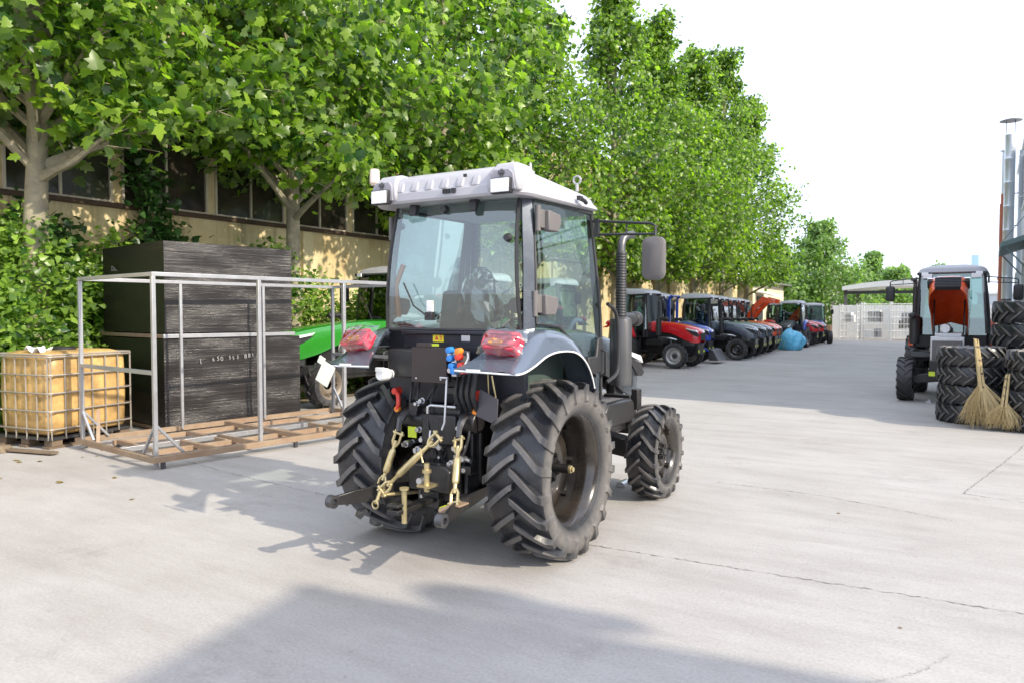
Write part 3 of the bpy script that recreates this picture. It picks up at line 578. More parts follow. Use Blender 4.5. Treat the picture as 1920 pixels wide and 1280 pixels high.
bush('low shrub behind the green tractor hood', -11.9, 12.3, .8, 1.1, 2.0, 5780, 0.086, MT['leafB'], 5)
bush('yellow green hedge shrub left of the green tractor cab', -12.1, 14.2, .8, 1.1, 1.9, 5100, 0.078, MT['leafB'], 6)
bush('dark climbing creeper on the wall above the wrapped crates', -12.9, 8.25, .22, .75, 3.75, 1500, .15, MT['leafD'], 7, cat='creeper', name='creeper', clump=34)
bush('dark creeper climbing the wall beside the first plane trunk', -12.9, 6.0, .22, .8, 3.6, 1300, .15, MT['leafD'], 8, cat='creeper', name='creeper', clump=30)
bush('tall creeper stalk hanging from the window sill above the crates', -12.95, 7.95, .15, .28, 5.2, 900, .14, MT['leafD'], 10, cat='creeper', name='creeper', clump=30)

# ------------------------------------------------------------------ yard props, left side
# tube cage
tf = thing('steel_cage_frame', 'open galvanised square tube frame standing on rusty base rails', 'frame', (-7.42, 4.62, 0), R(-6.5))
LF, WF, HF = 3.75, 1.86, 2.06; rt = .021
ZB = .10
def bar(nm, a, b_, r=rt, m='galv', par=None): return MB().tube([a, b_], r, sq=True).build(nm, m, par or tf, .003)
for k in range(4):
    y = k * 1.25
    bar('post', (0, y, .02 if k in (0, 3) else ZB), (0, y, HF - rt)); bar('post', (-WF, y, .02 if k in (0, 3) else ZB), (-WF, y, HF - rt), rt if k in (0, 3) else .018)
for x in (0, -WF): bar('top_rail', (x, -rt, HF), (x, LF + rt, HF), rt + .001)
for y in (0, LF): bar('top_rail', (-WF + rt, y, HF), (-rt, y, HF))
bar('mid_rail', (-WF + rt, 0, 1.02), (-rt, 0, 1.02), .022)
bar('mid_rail', (-WF + rt, LF, 1.0), (-rt, LF, 1.0), .022)
for x in (rt + .03, -WF - rt - .03): bar('base_rail', (x, -.06, ZB + .005), (x, LF + .06, ZB + .005), .032, 'rustyrail')
for y in (-.03, 1.9, LF + .03): bar('base_rail', (-WF - .02, y, ZB), (.02, y, ZB), .030, 'rustyrail')
for k, y in enumerate((.75, 1.25, 2.6, 3.2)): bar('cross_member', (-.02, y, ZB - .01), (-WF * .5, y, ZB - .01), .028, 'rustyrail')
bar('base_rail', (-WF * .5, 0, ZB - .01), (-WF * .5, LF, ZB - .01), .028, 'galv')
for (a, b_) in (((0, 0, .47), (-.28, 0, .13)), ((0, 0, .47), (-.02, .32, .13)), ((-WF, 0, .47), (-WF + .26, .02, .13)), ((-WF, 0, .47), (-WF, .3, .13)), ((0, LF, .47), (0, LF - .3, .13)), ((-WF, LF, .47), (-WF + .25, LF, .13))): bar('brace', a, b_, .014)
for x in (.054, -WF - .054):
    for y in (0.05, 1.7, 2.6, LF): bar('foot', (x, y, 0), (x, y, ZB - .03), .02, 'dsteel')
bar('foot', (-WF * .5, LF, 0), (-WF * .5, LF, ZB - .04), .02, 'dsteel')
# steel pallets lying flat
def flat_pallet(label, x, y, rz, L_, W2, m='rustyrail', z=0.):
    t = thing('steel_pallet', label, 'pallet', (x, y, z), rz, 'flat steel pallets')
    for a in (0, W2): MB().tube([(-a, 0, .06), (-a, L_, .06)], .03, sq=True).build('rail', m, t, .003)
    MB().tube([(-W2 / 2, .03, .06), (-W2 / 2, L_ - .03, .06)], .028, sq=True).build('rail', m, t, .003)
    for k in range(5): MB().tube([(-W2 + .03, .05 + (L_ - .1) * k / 4, .075), (-.03, .05 + (L_ - .1) * k / 4, .075)], .022, sq=True).build('cross_member', m, t, .003)
    for a in (0, W2):
        for k in (0, 1): MB().b2(-a - .03, -a + .03, .02 + k * (L_ - .1), .09 + k * (L_ - .1), 0, .03).build('foot', 'dsteel', t)
flat_pallet('long rusty steel pallet lying flat inside the tube frame beside the crates', -8.0, 4.95, R(-7), 3.6, 1.05)
flat_pallet('rusty steel pallet lying behind the right end of the tube frame', -7.5, 8.75, R(-8), 1.6, 1.6)
# wrapped crates
CX, CY, CA = -9.50, 6.06, R(-8)
def crate(z0, z1, label, L_, W2, inset):
    t = thing('wrapped_crate', label, 'crate', (CX, CY, 0), CA, 'black wrapped crates'); bm = bmesh.new()
    nx, nz = 26, 16
    b = MB()
    def wall(p0, p1):
        vs = []
        for j in range(nz + 1):
            for i in range(nx + 1):
                u, v = i / nx, j / nz; vs.append((p0[0] + (p1[0] - p0[0]) * u, p0[1] + (p1[1] - p0[1]) * u, z0 + (z1 - z0) * v))
        b.add(vs, [(j * (nx + 1) + i, j * (nx + 1) + i + 1, (j + 1) * (nx + 1) + i + 1, (j + 1) * (nx + 1) + i) for j in range(nz) for i in range(nx)])
    i_ = inset; cs = [(-i_, i_), (-i_, L_ - i_), (-W2 + i_, L_ - i_), (-W2 + i_, i_)]
    for k in range(4): wall(cs[k], cs[(k + 1) % 4])
    b.add([(*c, z1) for c in cs], [(0, 1, 2, 3)]); b.add([(*c, z0) for c in cs], [(3, 2, 1, 0)])
    me = b.mesh('wrap', MT['wrap']); bm.from_mesh(me); bmesh.ops.remove_doubles(bm, verts=bm.verts, dist=.001)
    for v in bm.verts:
        p = v.co; k = .012 * math.sin(p.z * 14 + p.y * 2) * math.sin(p.y * 4.1 + p.x * 3.3 + p.z) + random.uniform(-.004, .004)
        e = min(abs(p.y - i_), abs(p.y - L_ + i_)); e2 = min(abs(p.x + i_), abs(p.x + W2 - i_))
        if e2 < .01 and e > .02: v.co.x += k - .012 * (1 - abs(2 * (p.z - z0) / (z1 - z0) - 1))
        elif e < .01 and e2 > .02: v.co.y += k + .012 * (1 - abs(2 * (p.z - z0) / (z1 - z0) - 1))
    bm.to_mesh(me); bm.free(); o = link('wrap', me, t); me.polygons.foreach_set('use_smooth', [True] * len(me.polygons)); me.set_sharp_from_angle(angle=R(50))
    for x in (-.03, -W2 / 2, -W2 + .03): MB().tube([(x, .0, z0 - .045), (x, L_, z0 - .045)], .028, sq=True).build('skid', 'rustyrail' if x != -.03 else 'galv', t, .003)
    for y in (.03, L_ * .5, L_ - .03): MB().tube([(-W2 + .06, y, z0 - .045), (-.06, y, z0 - .045)], .026, sq=True).build('skid', 'rustyrail', t, .003)
    return t
lo = crate(.09, 1.29, 'lower black stretch wrapped crate with white handwritten numbers', 2.15, 2.15, .0)
hi = crate(1.375, 2.64, 'upper black stretch wrapped crate stacked on the other', 2.07, 2.12, .035)
def text(s_, par, loc, rot, size, m, name='lettering'):
    cu = bpy.data.curves.new('t', 'FONT'); cu.body = s_; cu.size = size; cu.extrude = .0006; ob = bpy.data.objects.new('t', cu); scene.collection.objects.link(ob)
    dg = bpy.context.evaluated_depsgraph_get(); me = bpy.data.meshes.new_from_object(ob.evaluated_get(dg)); bpy.data.objects.remove(ob); me.materials.clear(); me.materials.append(m)
    o = link(name, me, par); o.location = loc; o.rotation_euler = rot; return o
chalk = mat('chalk_white', (.30, .30, .29), .8)
[text(ch_, lo, (.020, .50 + .062 * k, .950 + .008 * math.sin(k * 2.1) + .0035 * k), (R(90), R(-6 + 9 * math.sin(k * 3.7)), R(90)), .078 * (1 + .14 * math.sin(k * 5.3)), chalk) for k, ch_ in enumerate('[  650 555 881-') if ch_ != ' ']
text('Do...', hi, (-1.72, .014, 2.28), (R(90), 0, 0), .11, chalk)
# ibc tote
tt = thing('liquid_tote', 'dirty amber plastic liquid tote in a tube cage on a pallet', 'tote', (-9.53, 4.58, 0), R(10))
TW, TD, TH = 1.0, 1.16, 1.02; Z0 = .16
def rrect(x0, x1, y0, y1, r, n=5):
    out = []
    for (cx_, cy_, a0) in ((x1 - r, y0 + r, -90), (x1 - r, y1 - r, 0), (x0 + r, y1 - r, 90), (x0 + r, y0 + r, 180)):
        for i in range(n + 1): a = R(a0 + 90 * i / n); out.append((cx_ + r * math.cos(a), cy_ + r * math.sin(a)))
    return out
b = MB(); rs = []
for z, ins, r in ((Z0, .06, .10), (Z0 + .03, .03, .12), (Z0 + .2, .022, .12), (Z0 + .5, .015, .12), (Z0 + .8, .022, .12), (Z0 + .93, .025, .12), (Z0 + .99, .06, .12), (Z0 + 1.02, .14, .12)):
    rs.append([(u, v, z) for u, v in rrect(-TW + ins, -ins, ins, TD - ins, r)])
b.rings(rs); tank = b.build('tank', 'tote', tt, ang=50)
b = MB(); b.lathe([(Z0 + 1.0, .14), (Z0 + 1.05, .14), (Z0 + 1.06, .12)], (-TW / 2, TD / 2, 0), 'z', 18); b.build('lid', 'plastic', tt)
b = MB()
cg = rrect(-TW - .005, .005, -.005, TD + .005, .05, 3)
for z in (Z0 + .08, Z0 + .30, Z0 + .52, Z0 + .74, Z0 + .96): b.rings([[(p.x, p.y, p.z) for p in r] for r in [[Vector((u + dx, v + dy, z + dz)) for u, v in cg] for dx, dy, dz in ((0, 0, -.009), (0, 0, .009))]], caps=False)
cgo = b.build('cage_band', 'totecage', tt); sm = cgo.modifiers.new('thick', 'SOLIDIFY'); sm.thickness = .018; sm.offset = 1
b = MB()
for i in range(7):
    y = .02 + (TD - .04) * i / 6
    for x in (.006, -TW - .006): b.tube([(x, y, Z0 - .05), (x, y, Z0 + .985)], .009, 6)
for i in range(6):
    x = -TW + .02 + (TW - .04) * i / 5
    for y in (-.006, TD + .006): b.tube([(x, y, Z0 - .05), (x, y, Z0 + .985)], .009, 6)
b.tube([(u, v, Z0 + .985) for u, v in cg] + [(*cg[0], Z0 + .985)], .012, 6); b.build('cage_bars', 'totecage', tt)
b = MB(); b.b2(-TW - .01, .01, -.01, TD + .01, Z0 - .05, Z0 - .02); b.build('pallet_deck', 'dsteel', tt)
for x in (-TW + .08, -TW / 2, -.08):
    for y in (.1, TD / 2, TD - .1): MB().b2(x - .07, x + .07, y - .07, y + .07, .03, Z0 - .05).build('pallet_block', 'wood', tt, .005)
for x in (-TW + .08, -TW / 2, -.08): MB().b2(x - .06, x + .06, 0, TD, 0, .03).build('pallet_runner', 'wood', tt)
b = MB(); vs = []
for i in range(7):
    for j in range(4): vs.append((-.55 + .3 * i / 6, .08 + .16 * j / 3, Z0 + 1.045 + .05 * math.sin(i * 1.7) * math.sin(j * 1.3 + 1)))
b.add(vs, [(i * 4 + j, i * 4 + j + 1, (i + 1) * 4 + j + 1, (i + 1) * 4 + j) for i in range(6) for j in range(3)]); o = b.build('plastic_sheet', 'white', None); sm = o.modifiers.new('t', 'SOLIDIFY'); sm.thickness = .012
o.parent = None; o.location = tt.location; o.rotation_euler = tt.rotation_euler; tag(o, 'crumpled white plastic scrap on top of the amber tote', 'plastic scrap')
wd = MB().box((0, 0, .03), (1.2, .10, .025), (0, 0, .05)).build('timber_plank', 'wood', None, .003); wd.location = (-9.7, 4.28, 0); wd.rotation_euler = (0, 0, R(12)); tag(wd, 'flat weathered plank on the ground in front of the tote', 'plank')
o = MB().box((0, 0, .04), (.34, .2, .08), taper=.7).build('broken_brick', 'soil', None, .01); o.location = (-9.95, 4.18, 0); o.rotation_euler = (0, 0, .4); tag(o, 'lump of broken concrete at the foot of the amber tote', 'rubble')
o = MB().tube([(-9.15, 4.95, .02), (-9.33, 5.06, .45)], .02, sq=True).build('offcut_angle', 'rustyrail', None); tag(o, 'rusty steel offcut leaning at the frame corner beside the tote', 'steel bar')

# ------------------------------------------------------------------ tyres
def tyre_mesh(name, Rr, w, rim, nl, m, lug=.034, seg=56, wide=.05, steps=5, flip=1):
    b = MB(); h = w / 2; s_ = (Rr - rim)
    prof = [(-h * .80, rim), (-h * .90, rim + .03), (-h * .99, rim + s_ * .35), (-h * 1.0, rim + s_ * .55), (-h * .96, rim + s_ * .74), (-h * .86, Rr - lug - .012), (-h * .45, Rr - lug + .002), (0, Rr - lug + .006)]
    prof = prof + [(-a, r) for a, r in prof[-2::-1]]
    inner = [(h * .70, rim - .004), (0, rim + .02), (-h * .70, rim - .004)]
    b.lathe(prof + inner, n=seg, closed=True)
    xs = np.array([p[0] for p in prof]); rs = np.array([p[1] for p in prof])
    def rad(x): return float(np.interp(x, xs[2:-2], rs[2:-2]))
    dphi = 2 * math.pi / nl
    for side in (-1, 1):
        for k in range(nl):
            base = k * dphi + (dphi / 2 if side > 0 else 0); rings_ = []
            for i in range(steps + 2):
                u = i / steps; x = side * h * (-.06 + .98 * min(u, 1.0)); ph = base + flip * (dphi * .92) * (1 - min(u, 1) ** 1.15)
                if u <= 1: rb = rad(x) - .006; rt_ = Rr - .012 * min(1, u) ** 3 - (0 if i else .006)
                else: x = side * h * .985; rb = rad(side * h * .985) - s_ * .26; rt_ = rb + .014; ph = base - flip * dphi * .05
                if i == steps: rt_ -= .01
                hw = wide * (.42 + .16 * u) / Rr; tw = hw * .72
                pts = [(rb, ph - hw), (rt_, ph - tw), (rt_, ph + tw), (rb, ph + hw)]
                rings_.append([(x + (side * .018 if (i >= steps and j in (1, 2)) else 0), -r * math.cos(p), r * math.sin(p)) for j, (r, p) in enumerate(pts)])
            b.rings(rings_)
    return b.mesh(name, m, ang=38)
def rim_mesh(name, rim, w, m, off, n=40, side=1, dish=True):
    b = MB(); h = w / 2 * .80
    prof = [(-h - .012, rim + .018), (-h, rim + .022), (-h + .012, rim + .005), (-h + .03, rim - .012), (-h * .5, rim - .035), (h * .5, rim - .035), (h - .03, rim - .012), (h - .012, rim + .005), (h, rim + .022), (h + .012, rim + .018),
            (h + .004, rim + .003), (h - .02, rim - .022), (h * .5, rim - .047), (-h * .5, rim - .047), (-h + .02, rim - .022), (-h - .004, rim + .003)]
    b.lathe(prof, n=n, closed=True)
    o = off * side; sg = side
    b.lathe([(o - .006 * sg, rim - .046), (o - .006 * sg, .02), (o + .006 * sg, .02), (o + .006 * sg, rim * .36), (o + .03 * sg, rim * .5), (o + .032 * sg, rim * .62), (o + .006 * sg, rim - .06), (o + .006 * sg, rim - .046)], n=n)
    for k in range(8):
        a = k * math.pi / 4; b.tube([(o, math.cos(a) * (rim - .055), math.sin(a) * (rim - .055)), (o + .05 * sg, math.cos(a) * (rim - .05), math.sin(a) * (rim - .05))], .02, 8)
    return b.mesh(name, m, ang=40)
def hub_mesh(name, r, off, side, m, ln):
    b = MB(); b.lathe([(off - .05 * side, r), (off + .03 * side, r), (off + .035 * side, r * .5), (off + .05 * side, .034), (off + ln * side, .03), (off + ln * side, .001)], n=24)
    for k in range(8):
        a = k * math.pi / 4 + .2; b.tube([(off + .02 * side, math.cos(a) * r * .78, math.sin(a) * r * .78), (off + .055 * side, math.cos(a) * r * .78, math.sin(a) * r * .78)], .014, 6)
    return b.mesh(name, m, ang=40)
TY = {}
TY['rear'] = tyre_mesh('tyre', .602, .42, .375, 20, rubber('rubber_rear', .602, .21), lug=.046, seg=120, wide=.062, steps=9)
TY['front'] = tyre_mesh('tyre', .418, .27, .262, 18, rubber('rubber_front', .418, .135), lug=.033, seg=96, wide=.045, steps=8)
TY['rear_far'] = tyre_mesh('tyre', .60, .38, .37, 17, MT['rubber_far'], lug=.04, seg=36, steps=3)
TY['front_far'] = tyre_mesh('tyre', .418, .26, .25, 15, MT['rubber_far'], lug=.03, seg=32, wide=.04, steps=3)
TY['stack'] = tyre_mesh('tractor_tyre', .47, .262, .265, 18, rubber('rubber_new', .47, .131), lug=.032, seg=48, wide=.046, steps=5)
TY['stackbig'] = tyre_mesh('tractor_tyre', .58, .335, .36, 18, rubber('rubber_new_large', .58, .168), lug=.038, seg=48, wide=.056, steps=5)
def stack(x, y, n, key, dz, labels, dx=.02):
    for k in range(n):
        o = link('tractor_tyre', TY[key]); o.location = (x + random.uniform(-dx, dx), y + random.uniform(-dx, dx), dz * (k + .5)); o.rotation_euler = (random.uniform(-.012, .012), R(90), random.uniform(0, 6.28))
        o.rotation_mode = 'XYZ'; o.rotation_euler = Euler((0, R(90), random.uniform(0, 6.28))); tag(o, labels[k], 'tyre', 'stacked tractor tyres')
random.seed(5)
stack(-.19, 13.35, 4, 'stack', .288, ['bottom tyre of the four-high stack the broom leans on', 'second tyre from the ground in the four-high stack by the broom', 'third tyre from the ground in the four-high stack by the broom', 'topmost tyre of the four-high stack under the open-hooded tractor'])
stack(.70, 12.78, 4, 'stack', .285, ['bottom tyre of the right edge stack behind the short broom', 'second tyre from the ground at the right edge stack', 'third tyre from the ground at the right edge stack', 'top tyre of the low right edge stack'])
stack(.63, 14.45, 5, 'stackbig', .37, ['bottom large tyre of the tall rear stack', 'second large tyre of the tall rear stack', 'third large tyre of the tall rear stack', 'large tyre second from the top of the tall rear stack', 'large topmost tyre of the tall rear stack at the right edge'])
# brooms
def broom(label, foot, top, wid, n, seed):
    rg = random.Random(seed); foot = Vector(foot); top = Vector(top); ax_ = (top - foot); Lh = ax_.length
    t = thing('straw_broom', label, 'broom', tuple(foot), 0, 'straw brooms leaning on the tyres'); d = ax_.normalized(); u = d.cross(Vector((0, 1, 0))).normalized(); v = d.cross(u).normalized()
    b = MB(); pts = []
    for i in range(26):
        a = rg.uniform(0, 6.28); r_ = .028 * math.sqrt(rg.random()); p0 = d * (Lh * .40) + (u * math.cos(a) + v * math.sin(a)) * r_ * 1.5; p1 = d * (Lh * rg.uniform(.94, 1.0)) + (u * math.cos(a) + v * math.sin(a)) * r_
        b.tube([p0, p1], .008, 5)
    b.build('handle', 'straw', t)
    b = MB()
    for f_ in (.45, .60, .75, .9): b.tube([d * (Lh * f_ - .012), d * (Lh * f_ + .012)], .046 - .012 * f_, 12)
    b.build('binding', 'wood', t)
    b = MB()
    for i in range(n):
        a = rg.uniform(0, 6.28); q = math.sqrt(rg.random()); o_ = u * math.cos(a) + v * math.sin(a) * .35
        p0 = d * (Lh * rg.uniform(.42, .5)) + o_ * .035 * q; p2 = d * (Lh * (rg.uniform(-.02, .12) + .10 * q * rg.random())) + o_ * wid * q * rg.uniform(.8, 1.25); p1 = p0.lerp(p2, .55) + o_ * .035 * q + Vector((rg.uniform(-.035, .035), rg.uniform(-.03, .03), rg.uniform(-.02, .02)))
        if (foot + p2).z < .006: p2.z = .006 - foot.z + rg.random() * .01
        b.tube([p0, p1, p2], [.0045, .003, .0014], 3, caps=False)
        if rg.random() < .5: b.tube([p1, p1.lerp(p2, .9) + o_ * rg.uniform(.01, .06)], [.003, .001], 3, caps=False)
    f_ = b.build('bristles', 'straw', t, smooth=False); f_['kind'] = 'stuff'
broom('tall straw broom leaning upright against the four-high tyre stack', (.03, 12.50, .02), (-.13, 12.86, 1.28), .31, 360, 1)
broom('shorter straw broom leaning between the two tyre stacks', (.20, 12.40, .02), (.27, 12.62, .80), .20, 220, 2)

# ------------------------------------------------------------------ tractors
def wheel(par, x, y, z, key, rimkey, side, hubm, far):
    big = key.startswith('rear'); rim = {'rear': .375, 'front': .262, 'rear_far': .37, 'front_far': .25}[key]; w = {'rear': .41, 'front': .262, 'rear_far': .38, 'front_far': .26}[key]
    t = link('wheel', TY[key], par); t.location = (x, y, z)
    k = (key, rimkey, side)
    if k not in TY:
        TY[k] = rim_mesh('rim', rim, w, MT[rimkey], -.06 if big else .03, 48 if not far else 24, side)
        TY[k + ('h',)] = hub_mesh('hub', .115 if big else .075, -.05 if big else .035, side, MT[hubm], .17 if big else .06)
    r = link('rim', TY[k], t); link('hub', TY[k + ('h',)], t)
    if key == 'rear' and side > 0: MB().lathe([(.11, .026), (.135, .026), (.135, .018), (.15, .017), (.15, .001)], n=16).build('hub_cap', 'zinc', t)
    return t

def roof_part(par, m, far, dark='plastic'):
    b = MB(); rs = []
    def ring(ins, z, dz_front, extra=0.):
        pts = rrect(-.635 + ins, .635 - ins, -.425 + ins * .8, .90 - ins * .9, max(.05, .15 - ins * .2), 5); out = []
        for (u, v) in pts:
            f = max(0, (v - .1) / .8); zz = z - dz_front * f ** 1.3
            zz += -.018 * (abs(u) / .635) ** 2
            out.append((u * (1 - .05 * f), v, zz))
        return out
    for a in ((.07, 2.415, -.03), (.012, 2.418, -.04), (0, 2.435, -.03), (.006, 2.485, .01), (.03, 2.51, .015), (.045, 2.56, .04), (.075, 2.59, .05), (.13, 2.612, .06), (.22, 2.630, .06), (.40, 2.640, .05)): rs.append(ring(*a))
    b.rings(rs); o = b.build('roof', m, par, ang=30)
    return o
def cab_corners():
    # plan corners (x,y) bottom/top for: rear pillar, door rear, door front, windscreen
    return dict(rp=((.565, -.305, 1.50), (.510, -.232, 2.43)), dr=((.615, -.235, 1.50), (.560, -.175, 2.43)), df=((.655, .74, .98), (.565, .735, 2.43)), wf=((.60, .87, 1.25), (.53, .80, 2.43)))
def sidebar(par, name, a, b_, r, m, sq=True): return MB().tube([a, b_], r, sq=sq).build(name, m, par, .004)
def pane(par, name, pts, m, th=.006, nrm=None):
    n_ = Vector(pts[1]) - Vector(pts[0]); n_ = n_.cross(Vector(pts[-1]) - Vector(pts[0])).normalized() * th / 2
    k = len(pts); b = MB(); b.add([tuple(Vector(p) + n_) for p in pts] + [tuple(Vector(p) - n_) for p in pts], [tuple(range(k)), tuple(range(2 * k - 1, k - 1, -1))] + [(i, k + i, k + (i + 1) % k, (i + 1) % k) for i in range(k)])
    return b.build(name, m, par, smooth=False)

FTOP = [(-.765, 1.312), (-.66, 1.362), (-.5, 1.458), (-.34, 1.530), (-.16, 1.552), (.06, 1.525), (.24, 1.430), (.37, 1.280), (.44, 1.10), (.455, .985)]
FLOW = [(-.750, 1.292), (-.64, 1.296), (-.5, 1.330), (-.34, 1.382), (-.16, 1.402), (.06, 1.388), (.22, 1.325), (.335, 1.215), (.405, 1.07), (.425, .98)]
def fender(par, s_, m, trim=True):
    b = MB(); T = lerp_path([(0, *p) for p in FTOP], 4); Lw = lerp_path([(0, *p) for p in FLOW], 4); rs = []; edge = []
    n = len(T)
    for i in range(n):
        t, l = T[i], Lw[i]; f = i / (n - 1); xi = .34 + .19 * min(1, f * 3.2); xo = .772
        d = t - l
        pr = [(xi, t.y, t.z), (.50 + .05 * min(1, f * 3), t.y, t.z + .004), (.64, t.y, t.z - .004), (.695, t.y - .15 * d.y, t.z - .13 * d.z - .004), (.74, t.y - .5 * d.y, t.z - .45 * d.z), (.765, l.y, l.z), (.752, l.y + .1 * d.y, l.z + .02 * d.z)]
        th = .014
        inn = [(.73, l.y + .25 * d.y, l.z + .25 * d.z), (.68, t.y - .35 * d.y, t.z - .33 * d.z), (.60, t.y - .15 * d.y, t.z - .02 - .08 * d.z), (xi, t.y, t.z - .025)]
        rs.append([(s_ * x, y, z) for x, y, z in pr + inn]); edge.append((s_ * .766, l.y - .002, l.z - .003))
    b.rings(rs); f_ = b.build('fender', m, par, ang=40)
    if trim:
        e0 = [(s_ * (.345 + .42 * k / 6), -.764 + .0 * k, 1.300 - .010 * k / 6) for k in range(6)]
        MB().tube(e0 + edge[1:], .0058, 6).build('edge_trim', 'trimwhite', f_)
    return f_

def hood_part(par, m, far=True):
    b = MB(); rs = []
    for (y, hw, zt, zb) in ((.88, .30, 1.52, 1.17), (1.2, .305, 1.515, 1.16), (1.55, .31, 1.49, 1.13), (1.8, .315, 1.455, 1.04), (2.05, .315, 1.41, .92), (2.3, .305, 1.35, .84), (2.46, .285, 1.28, .82), (2.54, .25, 1.19, .83), (2.57, .22, 1.10, .86)):
        rs.append([(-hw, y, zb), (-hw - .01, y, zb + (zt - zb) * .5), (-hw + .01, y, zt - .10), (-hw + .05, y, zt - .035), (-hw + .13, y, zt - .008), (0, y, zt), (hw - .13, y, zt - .008), (hw - .05, y, zt - .035), (hw - .01, y, zt - .10), (hw + .01, y, zb + (zt - zb) * .5), (hw, y, zb),
                   (hw - .02, y, zb), (hw - .03, y, zt - .12), (0, y, zt - .03), (-hw + .03, y, zt - .12), (-hw + .02, y, zb)])
    b.rings(rs); h = b.build('hood', m, par, ang=35)
    g_ = MB(); g_.b2(-.20, .20, 2.50, 2.582, .90, 1.14)
    for k in range(6): g_.b2(-.21, .21, 2.582, 2.592, .915 + k * .037, .93 + k * .037)
    g_.build('grille', 'plastic', h)
    for s_ in (-1, 1):
        q = MB(); q.prism([(2.12, 1.245), (2.48, 1.16), (2.565, 1.06), (2.50, 1.03), (2.40, 1.05), (2.2, 1.18)], 'x', s_ * .22, s_ * .328); q.build('lamp_bezel', 'plastic', h)
        q = MB(); q.prism([(2.10, 1.30), (2.46, 1.235), (2.52, 1.16), (2.45, 1.185), (2.15, 1.255)], 'x', s_ * .25, s_ * .334); q.build('headlight', 'lenswhite', h)
    return h

